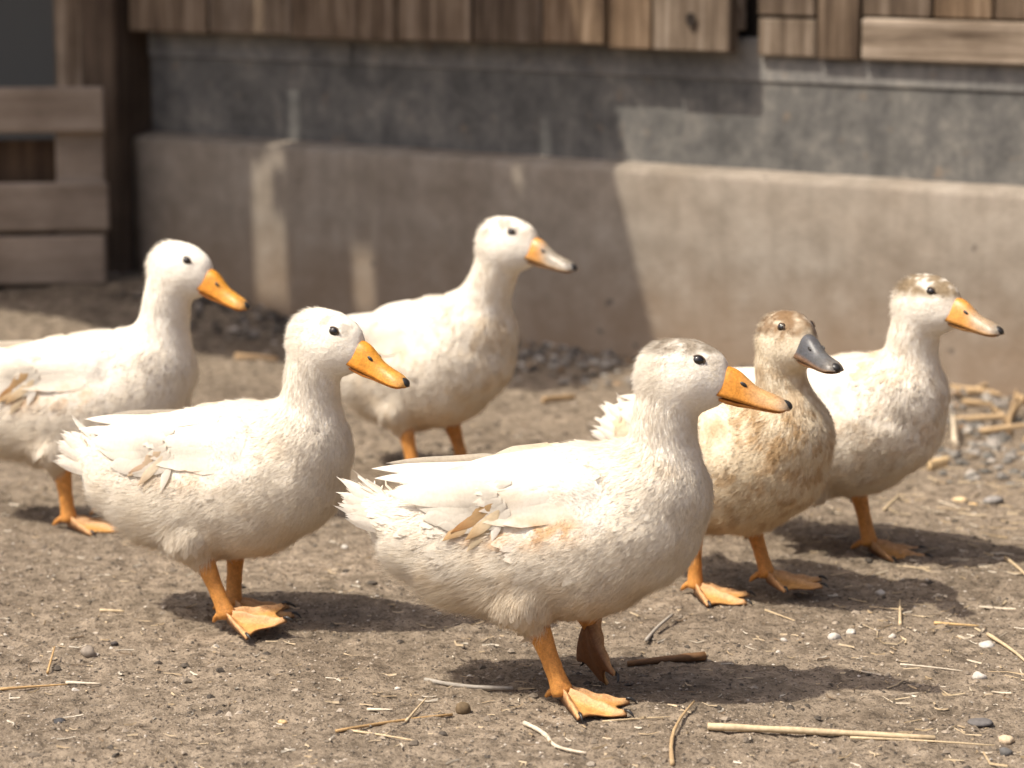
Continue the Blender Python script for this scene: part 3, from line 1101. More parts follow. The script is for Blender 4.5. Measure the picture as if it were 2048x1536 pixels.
    o = mesh_np("contour_feathers", CV.reshape(-1, 3), CF, M_DOWN, root, True, np.repeat(cc, 15, 0), norm(np.repeat(norm(n + 0.10 * r.normal(size=n.shape)), 15, 0) + 0.42 * np.repeat(f, 15, 0) * np.tile(np.repeat([0, 0.1, 0.4, 1, 1.2], 3), n_)[:, None]))
    o["kind"] = "stuff"

    # ---- wings: covert bed plus single flight feathers
    for sg in (-1, 1):
        WV, WF, WC = [], [], []
        kbase = 0
        rows = []
        for row in range(4):
            for c_ in range(8):
                u = c_ / 7
                bx = 1150 - row * 26 - 10 * math.sin(u * 3.1) + 30 * u
                by = 908 + u * (100 - 4 * row) + row * 3
                rows.append((bx + r.normal() * 4, by + r.normal() * 2.5, row))
        rows.sort(key=lambda q: q[0])
        for (bx, by, row) in rows:
            
            ln = 74 + 5 * row
            b_ = body_pt(L(bx, by)); t_ = body_pt(L(bx - ln, by + ln * (0.20 + 0.03 * r.normal())))
            v, fc, ts = feather_card(b_, t_, (20 + r.random() * 6) * PXX, fld, sg, 0.0004 + 0.0003 * row, 0.0012 + 0.0022 * row, seg=7, wseg=2, camber=0.0008, sharp=0.62, floor_y=0.9)
            WV.append(v); WF.append(fc + kbase); kbase += len(v)
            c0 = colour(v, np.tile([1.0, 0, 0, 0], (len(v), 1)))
            WC.append(c0)
        WV = np.concatenate(WV)
        wing = mesh_np("wing", WV, np.concatenate(WF), M_QUILL, root, True, np.concatenate(WC), fld.grad(WV))
        for (b_, t_, w_, o0, o1, c0, c1, sh) in (FLIGHT if sg < 0 else FLIGHT[:-3]):
            jb, jt = r.normal(size=2) * 2.0, r.normal(size=2) * 5.0
            v, fc, ts = feather_card(body_pt(L(b_[0] + jb[0], b_[1] + jb[1])), body_pt(L(t_[0] + jt[0], t_[1] + jt[1])), w_ * PXX, fld, sg, o0, o1, seg=12, wseg=6, camber=0.0014, sharp=sh,
                                     sag=r.normal() * 0.001)
            tt = sstep(0.35, 0.95, ts[:, 0])[:, None]
            cc = np.array(c0) * (1 - tt) + np.array(c1) * tt
            stain = 1 - pal.get("stain", 1.0)
            cc = cc * (1 - stain) + WHITE * stain
            if "quill" in pal: cc = cc * (1 - pal["quill"]) + TAN * pal["quill"]
            # shaft and barbs
            cc = cc * (1 - 0.05 * np.exp(-(ts[:, 1] / 0.12) ** 2) - 0.10 * np.abs(ts[:, 1:2].ravel()) ** 6)[:, None] * (1 + 0.03 * r.normal(size=(len(v), 1)))
            gn = norm(fld.grad(v) * np.array([0.4, 1, 0.8]) + np.array([0, sg * 0.7, 0.0]) + (ts[:, 1:2] * 0.30) * np.array([[0, 0, -1.0]]))
            mesh_np("flight_feather", v, fc, M_QUILL, wing, True, np.clip(cc, 0, .92), gn)
    # ---- tail: a ragged upturned fan
    nt_f = 25
    for i in range(nt_f):
        a = (i / (nt_f - 1) - 0.5) * 2
        lay = i % 2
        bx, by = 815 + r.normal() * 5, 1036 + 40 * abs(a) + 6 * lay
        tx, ty = 692 + 34 * abs(a) ** 1.5 + r.normal() * 6 - 12 * lay, 982 + 58 * abs(a) + 16 * lay + r.normal() * 7
        B0 = body_pt(L(bx, by)) + np.array([0, a * 0.030, 0]); T0 = body_pt(L(tx, ty)) + np.array([0, a * 0.040, 0])
        d = T0 - B0
        sidev = norm(np.array([d[1] * -1.0, d[0], 0.0]) * -1 + np.array([0, 0, -0.75 * abs(a)]) * (1 if a > 0 else -1))
        upv = norm(np.cross(d, sidev))
        if upv[2] < 0: upv = -upv
        w_ = (0.0062 + 0.0018 * r.random())
        seg = 6
        vv, cc, ff = [], [], []
        def pt(t, s_): return B0 + d * t + upv * (0.010 * t * t + (0.003 if lay else 0.0) + 0.0012 * (1 - abs(s_))) + sidev * s_ * w_ * (0.5 + 1.1 * t if t < .45 else 1.0) * (1 - max(0, (t - 0.5) / 0.5) ** 2.2 * 0.55)
        for q in range(seg + 1):
            t = 0.84 * q / seg
            for k_ in range(5): vv.append(pt(t, k_ / 2 - 1))
        ff = [(q * 5 + j, q * 5 + j + 1, q * 5 + j + 6, q * 5 + j + 5) for q in range(seg) for j in range(4)]
        tris = []
        for k_ in (0, 2):                                    # split tip
            te = 0.97 + 0.04 * r.normal()
            vv.append(pt(te, (k_ - 1) * 0.30 + 0.08 * r.normal()))
            tris.append((seg * 5 + k_, seg * 5 + k_ + 1, len(vv) - 1)); tris.append((seg * 5 + k_ + 1, seg * 5 + k_ + 2, len(vv) - 1))
        vv = np.array(vv)
        cc = np.repeat((WHITE * pal.get("white", 1.0))[None], len(vv), 0)
        ff = [np.array(ff), np.array(tris)]
        mesh_np("tail_feather", vv, ff, M_QUILL, root, True, cc)
    # small curled wisps standing on the tail root
    for i in range(7):
        b_ = body_pt(L(770 + r.normal() * 14, 1014)) + np.array([0, r.normal() * 0.014, 0])
        t_ = b_ + np.array([-0.012 + r.normal() * 0.007, r.normal() * 0.006, 0.011 + 0.006 * r.random()])
        m_ = (b_ + t_) / 2 + np.array([-0.005, 0, 0.002])
        vv, ff, tt = tube([b_ - np.array([0, 0, 0.006]), b_ * .5 + m_ * .5, m_, m_ * .4 + t_ * .6, t_], [0.0016, 0.0016, 0.0014, 0.0010, 0.0003], 6)
        mesh_np("tail_plume", vv, [ff, tt], M_QUILL, root, True, np.repeat((WHITE * pal.get("white", 1))[None], len(vv), 0))

    # ---- bill
    bc = bill_cols or dict(base=(0.74, 0.33, 0.03), mid=(0.74, 0.36, 0.06), tip=(0.72, 0.37, 0.08), edge=(0.70, 0.27, 0.03))
    ST = [((1438, 726), (1424, 782), .0178), ((1452, 733), (1440, 786), .0186), ((1468, 738), (1457, 791), .0180), ((1482, 746), (1474, 798), .0165), ((1497, 760), (1491, 805), .0152),
          ((1513, 774), (1509, 812), .0145), ((1533, 784), (1531, 818), .0148), ((1548, 790), (1547, 821), .0154), ((1560, 796), (1560, 823), .0148), ((1569, 802), (1569, 823), .0122),
          ((1574, 807), (1574, 822), .0085), ((1577, 812), (1577, 819), .003)]
    # resample smoothly
    arr = np.array([(a[0], a[1], b[0], b[1], w) for a, b, w in ST])
    ti = np.linspace(0, len(ST) - 1, 31)
    def cr(col):
        out = []
        for t in ti:
            i = min(int(t), len(ST) - 2); f_ = t - i
            p0, p1, p2, p3 = [arr[min(max(i + k_, 0), len(ST) - 1), col] for k_ in (-1, 0, 1, 2)]
            out.append(0.5 * ((2 * p1) + (-p0 + p2) * f_ + (2 * p0 - 5 * p1 + 4 * p2 - p3) * f_ ** 2 + (-p0 + 3 * p1 - 3 * p2 + p3) * f_ ** 3))
        return np.array(out)
    A5 = np.stack([cr(k_) for k_ in range(5)], 1)
    A5[:, 3] -= 5.0 * sstep(0.15, 0.5, np.linspace(0, 1, 31)) * sstep(1.0, 0.85, np.linspace(0, 1, 31))
    A5[:, [0, 2]] = 1440 + (A5[:, [0, 2]] - 1440) * 0.96 - 9
    NTH = 21
    bv, bcol = [], []
    for k_, row in enumerate(A5):
        fr = k_ / (len(A5) - 1)
        for j in range(NTH):
            th = math.pi * j / (NTH - 1)
            sn, cs = math.sin(th), math.cos(th)
            e = 0.85 + 0.25 * (1 - fr)
            hh = sn ** e
            yy = math.copysign(abs(cs) ** (0.80), cs) * row[4] * (1 - 0.18 * hh * (1 - fr))
            xx_ = row[2] + (row[0] - row[2]) * hh; zz_ = row[3] + (row[1] - row[3]) * hh
            lip = math.exp(-((hh - 0.06) / 0.10) ** 2) * 0.0007
            bv.append((((xx_ - HEADC[0]) * PXX), yy + math.copysign(lip, cs), (HEADC[1] - zz_) * PXZ))
            st0 = bc.get("start", 0.25); w1 = sstep(st0, st0 + 0.28, np.float64(fr + 0.10 * hh - 0.06)); w2 = sstep(0.55, 0.85, np.float64(fr))
            c = np.array(bc["base"]) * (1 - w1) + np.array(bc["mid"]) * w1
            c = c * (1 - w2) + np.array(bc["tip"]) * w2
            we = float(sstep(0.30, 0.04, np.float64(hh))) * 0.7
            c = c * (1 - we) + np.array(bc["edge"]) * we
            dk = math.exp(-((fr - 0.07) / 0.022) ** 2) * 0.75
            c = c * (1 - dk) + np.array([0.10, 0.055, 0.03]) * dk
            bcol.append(c)
    bv = np.array(bv); bcol = np.array(bcol)
    bf = [(k_ * NTH + j, k_ * NTH + j + 1, (k_ + 1) * NTH + j + 1, (k_ + 1) * NTH + j) for k_ in range(len(A5) - 1) for j in range(NTH - 1)]
    bf += [((k_ + 1) * NTH, (k_ + 1) * NTH + NTH - 1, k_ * NTH + NTH - 1, k_ * NTH) for k_ in range(len(A5) - 1)]
    toW = lambda X: (np.asarray(X) @ HR.T) + hc
    bill = mesh_np("bill", toW(bv), np.array(bf), M_BILL, root, True, bcol)
    # lower mandible
    lv, lcol = [], []
    LST = [(1436, 794, 9, .0150), (1452, 799, 11, .0158), (1475, 806, 10, .0150), (1500, 811, 8, .0140), (1525, 817, 7, .0138), (1548, 822, 5.5, .0138), (1558, 824, 4, .0115), (1566, 824, 2, .005)]
    for k_, (x, y, th_, w) in enumerate(LST):
        for j in range(12):
            a = 2 * math.pi * j / 12
            lv.append(((1440 + (x - 1440) * 0.96 - 9 - HEADC[0]) * PXX, w * math.cos(a), (HEADC[1] - y + 3.2) * PXZ + th_ * PXZ * (math.sin(a) * (0.9 if math.sin(a) < 0 else 0.5))))
            lcol.append(np.array(bc["edge"]) * (0.9 if math.sin(a) < 0.1 else 0.18))
    lf = [(k_ * 12 + j, k_ * 12 + (j + 1) % 12, (k_ + 1) * 12 + (j + 1) % 12, (k_ + 1) * 12 + j) for k_ in range(len(LST) - 1) for j in range(12)]
    mesh_np("lower_bill", toW(lv), np.array(lf), M_BILL, root, True, np.array(lcol))
    # nail
    v, fc = ellipsoid((0, 0, 0), (0.0072, 0.0066, 0.0046), 10, 16, Matrix.Rotation(R(38), 3, 'Y'))
    v = v + np.array([(1556 - HEADC[0]) * PXX, 0, (HEADC[1] - 809) * PXZ])
    mesh_np("bill_nail", toW(v), fc, M_BLACK, bill)
    for sg in (-1, 1):
        # nostril: a slit bead let into the flank of the upper mandible
        tgt = np.array([(1479 - HEADC[0]) * PXX, 0, (HEADC[1] - 767) * PXZ])
        cand = bv[(np.sign(bv[:, 1]) == sg)]
        near = cand[np.argmin((cand[:, 0] - tgt[0]) ** 2 + (cand[:, 2] - tgt[2]) ** 2)]
        v, fc = ellipsoid((0, 0, 0), (0.0046, 0.0015, 0.0023), 8, 14, Matrix.Rotation(R(32), 3, 'Y'))
        mesh_np("nostril", toW(v + np.array([tgt[0], near[1] - sg * 0.0002, tgt[2]])), fc, M_BLACK, bill)
        # eye
        ys = np.linspace(0.06, 0.0, 200)
        q = toW(np.stack([np.full(200, eye_h[0]), ys * sg, np.full(200, eye_h[2])], 1))
        vals = fld(q)
        yy = ys[np.argmax(vals < 0)]
        ec = np.array([eye_h[0], sg * (yy - 0.0039), eye_h[2]])
        v, fc = ellipsoid((0, 0, 0), (0.0071, 0.0062, 0.0065), 14, 22)
        mesh_np("eye", toW(v + ec), fc, M_EYE, root)
        rim = []
        nr = 28
        for a in np.linspace(0, 2 * math.pi, nr, endpoint=False):
            for b in np.linspace(0, 2 * math.pi, 6, endpoint=False):
                rr = 0.0069 + 0.0008 * math.cos(b)
                rim.append((rr * math.cos(a) * (1.10 + 0.08 * (abs(math.cos(a)) > .96)), sg * (0.0019 + 0.0008 * math.sin(b)), rr * 0.93 * math.sin(a)))
        rf = [(i * 6 + j, ((i + 1) % nr) * 6 + j, ((i + 1) % nr) * 6 + (j + 1) % 6, i * 6 + (j + 1) % 6) for i in range(nr) for j in range(6)]
        mesh_np("eyelid", toW(np.array(rim) + ec), np.array(rf), M_RIM, root)

    # ---- legs
    LC = np.array(pal.get("leg", (0.61, 0.275, 0.065)))
    for lg in legs:
        sg = lg["side"]
        an = np.array(lg["ankle"], float)
        hip = body_pt(L(1085, 1190)) + np.array([0, sg * 0.050, 0])
        st = hip + (an - hip) * 0.15
        bend = np.array(lg.get("bend", (0, 0, 0)), float)
        ptl, rad, sq = [], [], []
        for t in np.linspace(0, 1, 18):
            ptl.append(st + (an - st) * t + bend * math.sin(math.pi * t))
            rad.append(0.0136 - 0.0028 * sstep(0.15, 0.55, t) + 0.0020 * sstep(0.80, 0.93, t) + 0.0003 * math.sin(t * 70) * (t > .5))
            sq.append(0.84)
        v, fq, ft = tube(ptl, rad, 18, sq)
        leg = mesh_np("leg", v, [fq, ft], M_LEG, root, True, np.repeat(LC[None], len(v), 0) * (0.93 + 0.14 * rng.random((len(v), 1))))
        FR = np.array(Euler((R(lg.get("roll", 0)), R(lg.get("pitch", 0)), R(lg.get("yaw", 0))), 'XYZ').to_matrix())
        fv, ff, fcol, tips = FOOT
        fsc = 1.13
        piv = np.array([0.004, 0, 0.013])
        fw = lambda X: (np.asarray(X) * fsc - piv) @ FR.T + an
        cr = lg.get("curl", 0.0)
        def curl(X):
            X = np.array(X, float)
            X[:, 2] += -cr * (X[:, 0] ** 2) * 6 if cr else 0
            return X
        foot = mesh_np("webbed_foot", fw(curl(fv)), ff, M_LEG, leg, True, np.clip(fcol * (LC / np.array((0.66, 0.29, 0.055))), 0, 0.85))
        # hind toe
        hv, hq, ht = tube(fw([(-0.002, 0, 0.014), (-0.010, -sg * 0.002, 0.012), (-0.017, -sg * 0.003, 0.007), (-0.021, -sg * 0.003, 0.003)]), [0.0048, 0.0044, 0.0036, 0.0018], 10)
        mesh_np("hind_toe", hv, [hq, ht], M_LEG, leg, True, np.repeat(LC[None], len(hv), 0))
        for (tx, ty, ta) in tips:
            ca, sa = math.cos(ta), math.sin(ta)
            cp = curl([(tx - 0.004 * ca, ty - 0.004 * sa, 0.0070), (tx + 0.001 * ca, ty + 0.001 * sa, 0.0068), (tx + 0.005 * ca, ty + 0.005 * sa, 0.0042), (tx + 0.0075 * ca, ty + 0.0075 * sa, 0.0012)])
            cv, cq, ct = tube(fw(cp), [0.0017, 0.0021, 0.0015, 0.0004], 8)
            mesh_np("claw", cv, [cq, ct], M_BLACK, leg)
    return root


def leg_at(px_, pz_, side, y=None, **kw):
    p = L(px_, pz_)
    p[1] = side * 0.045 if y is None else y
    d = dict(side=side, ankle=tuple(p)); d.update(kw)
    return d


ORANGE = dict(base=(0.66, 0.28, 0.025), mid=(0.66, 0.31, 0.045), tip=(0.60, 0.32, 0.09), edge=(0.70, 0.26, 0.03))
D1_BILL = dict(base=(0.64, 0.27, 0.035), mid=(0.58, 0.34, 0.14), tip=(0.48, 0.36, 0.235), edge=(0.62, 0.25, 0.04))
PALE_BILL = dict(base=(0.60, 0.275, 0.045), mid=(0.30, 0.265, 0.205), tip=(0.27, 0.25, 0.21), edge=(0.42, 0.24, 0.10), start=0.16)
FAR_BILL = dict(base=(0.62, 0.28, 0.05), mid=(0.40, 0.29, 0.18), tip=(0.31, 0.265, 0.205), edge=(0.50, 0.25, 0.07), start=0.26)
GREY_BILL = dict(base=(0.080, 0.082, 0.088), mid=(0.100, 0.099, 0.097), tip=(0.17, 0.155, 0.135), edge=(0.34, 0.17, 0.06))

STAND = dict(pitch=0)
# 1: the front duck
build_duck("white duck nearest the camera with streaky brown crown and peach bill", (0.058, 3.172, 0.0), 1.0, R(-15), head_pitch=R(3),
           legs=[leg_at(1150, 1364, -1, yaw=-24), leg_at(1172, 1258, 1, y=0.040, pitch=84, yaw=42, roll=0, trouser=0.5, curl=-0.6)],
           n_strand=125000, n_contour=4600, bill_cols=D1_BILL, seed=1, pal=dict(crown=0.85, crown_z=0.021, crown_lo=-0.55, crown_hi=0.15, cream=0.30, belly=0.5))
# 2: left of it, plain orange bill
build_duck("white duck with bright orange bill and one raised foot, left of the nearest duck", (-0.350, 3.50, 0.0), 0.97, R(-26), length=0.98,
           head_off=(0.004, 0, 0.002), head_pitch=R(-4), head_yaw=R(-2),
           legs=[leg_at(1156, 1352, -1, yaw=-4, pitch=-8, roll=16), leg_at(1078, 1366, 1, yaw=4)],
           n_strand=110000, n_contour=4200, bill_cols=ORANGE, seed=2, pal=dict(crown=0.45, crown_lo=0.15, cream=0.18, wash=0.30, eyeline=0.14, lores=0.08, belly=0.4, stain=0.7))
# 3: behind, tall neck
build_duck("white duck with pale grey-tipped bill stretching tall in front of the shaded wall", (-0.118, 4.38, 0.0), 1.0, R(-43), length=0.92,
           head_off=(0.016, 0, 0.012), head_yaw=R(8), head_pitch=R(4), body_pitch=R(5),
           legs=[leg_at(1128, 1366, -1, yaw=0), leg_at(1165, 1366, 1, yaw=0)],
           n_strand=55000, n_contour=3200, bill_cols=PALE_BILL, seed=3, pal=dict(crown=0.6, crown_lo=0.1, cream=0.45, wash=0.5, belly=0.5, stain=0.5, mottle=0.3, mottle_col=CREAM * .95))
# 4: cut by the left edge
build_duck("white orange-billed duck partly cut off by the left edge of the picture", (-0.620, 4.09, 0.0), 0.97, R(-12),
           head_off=(0.014, 0, 0.012), head_pitch=R(-6), head_yaw=R(-14),
           legs=[leg_at(1102, 1366, -1, yaw=-4), leg_at(1150, 1366, 1, yaw=0)],
           n_strand=55000, n_contour=3200, bill_cols=ORANGE, seed=4, pal=dict(crown=0.0, cream=0.22, wash=0.8, eyeline=0.10, lores=0.05))
# 5: buff mottled, grey bill
build_duck("buff mottled duck with slate-grey bill and brown-flecked head", (0.290, 3.65, 0.0), 0.94, R(-52),
           head_off=(-0.022, -0.010, -0.004), head_yaw=R(-12), head_pitch=R(8),
           legs=[leg_at(1085, 1366, -1, yaw=10), leg_at(1170, 1345, 1, yaw=14, pitch=-4)],
           n_strand=70000, n_contour=4200, bill_cols=GREY_BILL, seed=5,
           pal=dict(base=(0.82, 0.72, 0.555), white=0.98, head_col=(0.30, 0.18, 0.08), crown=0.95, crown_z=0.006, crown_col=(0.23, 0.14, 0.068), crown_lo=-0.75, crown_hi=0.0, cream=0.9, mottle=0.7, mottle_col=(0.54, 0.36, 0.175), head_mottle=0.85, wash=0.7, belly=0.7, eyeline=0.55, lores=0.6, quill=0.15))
# 6: far right
build_duck("white duck with brown-speckled crown and grey-tipped orange bill, rightmost by the wall", (0.464, 3.87, 0.0), 0.97, R(-46),
           head_off=(0.0, 0, 0.002), head_yaw=R(2), head_pitch=R(5), body_pitch=R(3),
           legs=[leg_at(1146, 1366, 1, yaw=14), leg_at(1060, 1205, -1, yaw=10, pitch=150, trouser=0.2)],
           n_strand=55000, n_contour=3200, bill_cols=FAR_BILL, seed=6, pal=dict(crown=0.95, crown_z=0.010, crown_lo=-0.55, crown_hi=0.1, crown_col=(0.24, 0.175, 0.10), cream=0.5, wash=0.9, belly=0.5, mottle=0.35, mottle_col=(0.66, 0.50, 0.32), head_mottle=0.35, eyeline=0.4, lores=0.45))

# ------------------------------------------------------------------ small things on the ground
FOCAL = 5689.0
_p = R(PITCH)
_fw = np.array([0, math.cos(_p), -math.sin(_p)]); _up = np.array([0, math.sin(_p), math.cos(_p)])


def gnd(x, y):
    """ground point seen at photo coordinates (used once, to survey positions)"""
    d = _fw * FOCAL + np.array([1.0, 0, 0]) * (x - 1024) - _up * (y - 768)
    return (np.array([0, 0, CAM_H]) + d * (-CAM_H / d[2]))[:2]


def straw_thing(name, p0, p1, rad, colr, label, cat, bow=0.0, lift=0.0, taper=0.5, group=None, flat=1.0, mat=None):
    a, b = gnd(*p0), gnd(*p1)
    n = 9
    pts, rd = [], []
    d = b - a
    pv = np.array([-d[1], d[0]])
    for i in range(n):
        t = i / (n - 1)
        q = a + d * t + pv * bow * math.sin(math.pi * t)
        z = float(ground_z(q[:1], q[1:])[0])
        pts.append([q[0], q[1], z])
        rd.append(rad * (1 - (1 - taper) * t) * (1 + 0.08 * math.sin(i * 2.3)))
    pts = np.array(pts)
    zl = np.linspace(pts[0, 2], pts[-1, 2], n)
    pts[:, 2] = zl + 0.55 * max(0.0, float((pts[:, 2] - zl).max())) + rad * 0.7 + lift * np.linspace(0, 1, n)
    o0 = pts[0].copy()
    v, q, t = tube(pts - o0, rd, 7, [flat] * n)
    c = np.repeat(np.array(colr)[None], len(v), 0) * (0.85 + 0.3 * rng.random((len(v), 1)))
    o = mesh_np(name, v, [q, t], mat or M_STRAW, None, True, c)
    o.location = tuple(o0)
    return tag(o, label, cat, group)


ST_, TN_, GY_, WH_ = (0.52, 0.41, 0.265), (0.44, 0.285, 0.135), (0.32, 0.29, 0.25), (0.56, 0.49, 0.39)
straw_thing("straw", (1415, 1466), (1870, 1480), 0.0042, ST_, "thick pale straw lying in the right foreground", "straw", 0.008, 0.0, 0.75)
straw_thing("straw", (1700, 1478), (1990, 1492), 0.0016, ST_, "thin straw running on from the thick straw's right end", "straw", 0.02, 0.002)
straw_thing("stick", (1255, 1332), (1410, 1322), 0.0032, (0.16, 0.085, 0.04), "dark brown splinter of wood in the nearest duck's shadow", "stick", 0.01, 0.002, 1.8, mat=M_STRAW)
straw_thing("twig", (850, 1362), (1026, 1384), 0.0026, GY_, "bent grey stem lying left of the nearest duck's foot", "twig", -0.10, 0.0, 1.0)
straw_thing("twig", (1292, 1292), (1345, 1246), 0.0024, GY_, "short grey twig slanting behind the nearest duck's foot", "twig", 0.02, 0.006, 0.8)
straw_thing("straw", (672, 1474), (905, 1434), 0.0019, TN_, "long orange straw slanting at the bottom centre", "straw", 0.03, 0.0, 0.8)
straw_thing("straw", (700, 1470), (832, 1498), 0.0016, ST_, "pale straw branching right from the long orange straw", "straw", 0.02)
straw_thing("straw", (0, 1381), (135, 1368), 0.0019, TN_, "orange straw at the lower left edge", "straw", 0.01)
straw_thing("straw", (132, 1366), (200, 1369), 0.0022, WH_, "whitish straw end joining the orange straw on the lower left", "straw", 0.0)
straw_thing("straw", (1345, 1536), (1388, 1424), 0.0026, (0.42, 0.30, 0.17), "brown stem pointing towards the camera at the bottom right of centre", "straw", 0.05, 0.004)
straw_thing("straw", (1048, 1455), (1098, 1482), 0.0026, WH_, "short pale root piece right of bottom centre, upper half", "straw", 0.05, 0.0, 1.0)
straw_thing("straw", (1096, 1481), (1172, 1516), 0.0024, WH_, "curved pale root piece right of bottom centre, lower half", "straw", -0.16, 0.0, 0.6)
straw_thing("straw", (1800, 1252), (1800, 1206), 0.0024, ST_, "short straw stub pointing at the camera near the middle right", "straw", 0.0)
straw_thing("straw", (1868, 1250), (1958, 1253), 0.0021, (0.56, 0.38, 0.18), "short orange-brown straw right of the straw stub", "straw", 0.0)
straw_thing("straw", (1975, 1270), (2060, 1318), 0.0026, ST_, "pale straw slanting into the right edge below the ducks", "straw", 0.03)
straw_thing("straw", (2010, 1130), (2062, 1195), 0.0024, ST_, "pale straw at the right edge level with the rightmost duck's foot", "straw", 0.02, 0.01)
straw_thing("straw", (1800, 1328), (1925, 1337), 0.0014, WH_, "thin white straw just beyond the nearest duck's head shadow", "straw", 0.03)
straw_thing("straw", (1205, 1443), (1340, 1442), 0.0012, ST_, "hair-thin straw under the nearest duck's toes", "straw", 0.02)
straw_thing("straw", (735, 1425), (785, 1432), 0.0020, WH_, "small pale straw chip left of the dung ball", "straw", 0.0)
straw_thing("straw", (812, 1452), (852, 1416), 0.0017, ST_, "small straw leaning over the long orange straw", "straw", 0.0, 0.006)
straw_thing("straw", (200, 1216), (248, 1218), 0.0024, ST_, "short yellow straw chip behind the left foreground", "straw", 0.0)
straw_thing("straw", (95, 1345), (110, 1312), 0.0017, TN_, "short brown straw standing askew near the grey clod", "straw", 0.0, 0.012)
straw_thing("straw", (1530, 1228), (1590, 1246), 0.0013, ST_, "thin straw beside the buff duck's planted foot", "straw", 0.0)
straw_thing("straw", (1768, 1028), (1800, 1000), 0.0024, ST_, "pale straw stub in front of the rightmost duck's breast", "straw", 0.0, 0.003)


def lump_arrays(n_lat=6, n_lon=9, rough=0.18, seed=0, flat=0.65):
    v, f = ellipsoid((0, 0, 0), (1, 1, flat), n_lat, n_lon)
    k_ = 1 + rough * vnoise(v, 1.1, seed) + rough * 0.7 * vnoise(v, 2.6, seed + 1)
    return v * k_[:, None], f


def pebble(px_, py_, size, colr, label, cat="pebble", flat=0.65, rough=0.36, name="pebble", group=None, mat=None, sink=0.35):
    q = gnd(px_, py_)
    s = random.randint(0, 9999)
    v, f = lump_arrays(8, 12, rough, s, flat)
    ang = random.uniform(0, 6.28)
    c_, s_ = math.cos(ang), math.sin(ang)
    v = v @ np.array([[c_, s_, 0], [-s_, c_, 0], [0, 0, 1]])
    v = v * size * np.array([1.0, 0.8, 1.0])
    c = np.repeat(np.array(colr)[None], len(v), 0) * (0.9 + 0.2 * rng.random((len(v), 1)))
    o = mesh_np(name, v, f, mat or M_STONE, None, True, c)
    z = float(ground_z(q[:1], q[1:])[0])
    o.location = (q[0], q[1], z + size * flat * (1 - 2 * sink) * 0.8)
    return tag(o, label, cat, group)


PW = (0.52, 0.48, 0.425)
pebble(1668, 1277, 0.0085, PW, "largest white pebble between the buff duck's shadow and the nearest duck's shadow")
pebble(1702, 1269, 0.0060, PW, "white pebble just right of the largest white pebble")
pebble(1568, 1277, 0.0045, PW, "small white pebble left of the largest white pebble")
pebble(1556, 1308, 0.0038, PW, "tiny white pebble at the edge of the nearest duck's shadow")
pebble(1760, 1192, 0.0062, (0.42, 0.38, 0.33), "greyish pebble in the buff duck's shadow")
pebble(1785, 1274, 0.0048, (0.5, 0.46, 0.4), "beige pebble right of the white pebbles")
pebble(1958, 1347, 0.0085, PW, "lone white stone near the right edge, middle height of the foreground")
pebble(1972, 1285, 0.0090, (0.52, 0.49, 0.44), "pale grey stone near the right edge above the lone white stone")
pebble(2014, 1474, 0.0085, (0.56, 0.44, 0.30), "cream coloured stone in the lower right corner")
pebble(2012, 1500, 0.0075, (0.12, 0.115, 0.11), "dark grey stone in the lower right corner")
pebble(1960, 1440, 0.0150, (0.13, 0.12, 0.115), "flat dark bark piece in the lower right", "bark", 0.28, 0.25, "bark_chip")
pebble(176, 1305, 0.0090, (0.25, 0.21, 0.17), "grey-brown clod on the left foreground", "clod", 0.85, 0.3, "clod")
pebble(228, 1290, 0.0050, (0.07, 0.06, 0.055), "small black stone right of the grey-brown clod")
pebble(120, 1441, 0.0075, (0.06, 0.058, 0.06), "black stone at the lower left", flat=0.5)
pebble(926, 1427, 0.0088, (0.15, 0.105, 0.06), "round brown dung ball at the bottom centre", "dung ball", 0.95, 0.16, "dung_ball", sink=0.25)
pebble(566, 1444, 0.0045, (0.6, 0.42, 0.22), "small tan pebble at the bottom, right of centre-left")
pebble(796, 1377, 0.0038, PW, "tiny white pebble left of the bent grey stem")
pebble(744, 1165, 0.0080, (0.09, 0.075, 0.06), "dark flat clod between the two front ducks", "clod", 0.5, 0.3, "clod")
pebble(690, 1098, 0.0050, PW, "pale pebble between the two front ducks")
pebble(1985, 1005, 0.0165, (0.27, 0.25, 0.23), "smooth grey stone beyond the rightmost duck's foot", flat=0.5)
pebble(1920, 1003, 0.0105, (0.62, 0.47, 0.28), "cream husk fragment beside the smooth grey stone", "husk", 0.5, 0.3, "husk_fragment")
pebble(1946, 1012, 0.0070, (0.58, 0.40, 0.2), "small orange husk fragment touching the smooth grey stone's left", "husk", 0.5, 0.3, "husk_fragment")

# husk and wood scraps heaped at the foot of the wall on the right
HUSK = "husk scraps heaped by the wall"
hs = [((1900, 798), (2000, 822), .0100, 0.10), ((1925, 818), (1985, 838), .0085, 0.06), ((1905, 850), (2010, 862), .0100, 0.08), ((2010, 860), (2032, 800), .0095, -0.02),
      ((2020, 872), (2052, 828), .0095, 0.05), ((1985, 830), (2015, 868), .0090, 0.05), ((1960, 870), (2060, 880), .0085, 0.02), ((2030, 815), (2100, 850), .0100, 0.05),
      ((1935, 806), (1990, 800), .0080, 0.0), ((2050, 890), (2120, 872), .0095, 0.03)]
names_ = ["longest husk scrap, lying against the wall behind the rightmost duck", "short husk scrap tucked under the longest one", "straight pale husk scrap in front of the heap",
          "upright husk scrap sticking out of the heap", "second upright husk scrap at the right edge", "slanting husk scrap leaning on the upright one", "low husk scrap at the foot of the heap",
          "husk scrap reaching out of the right edge", "thin husk scrap next to the wall", "front husk scrap at the right edge of the heap"]
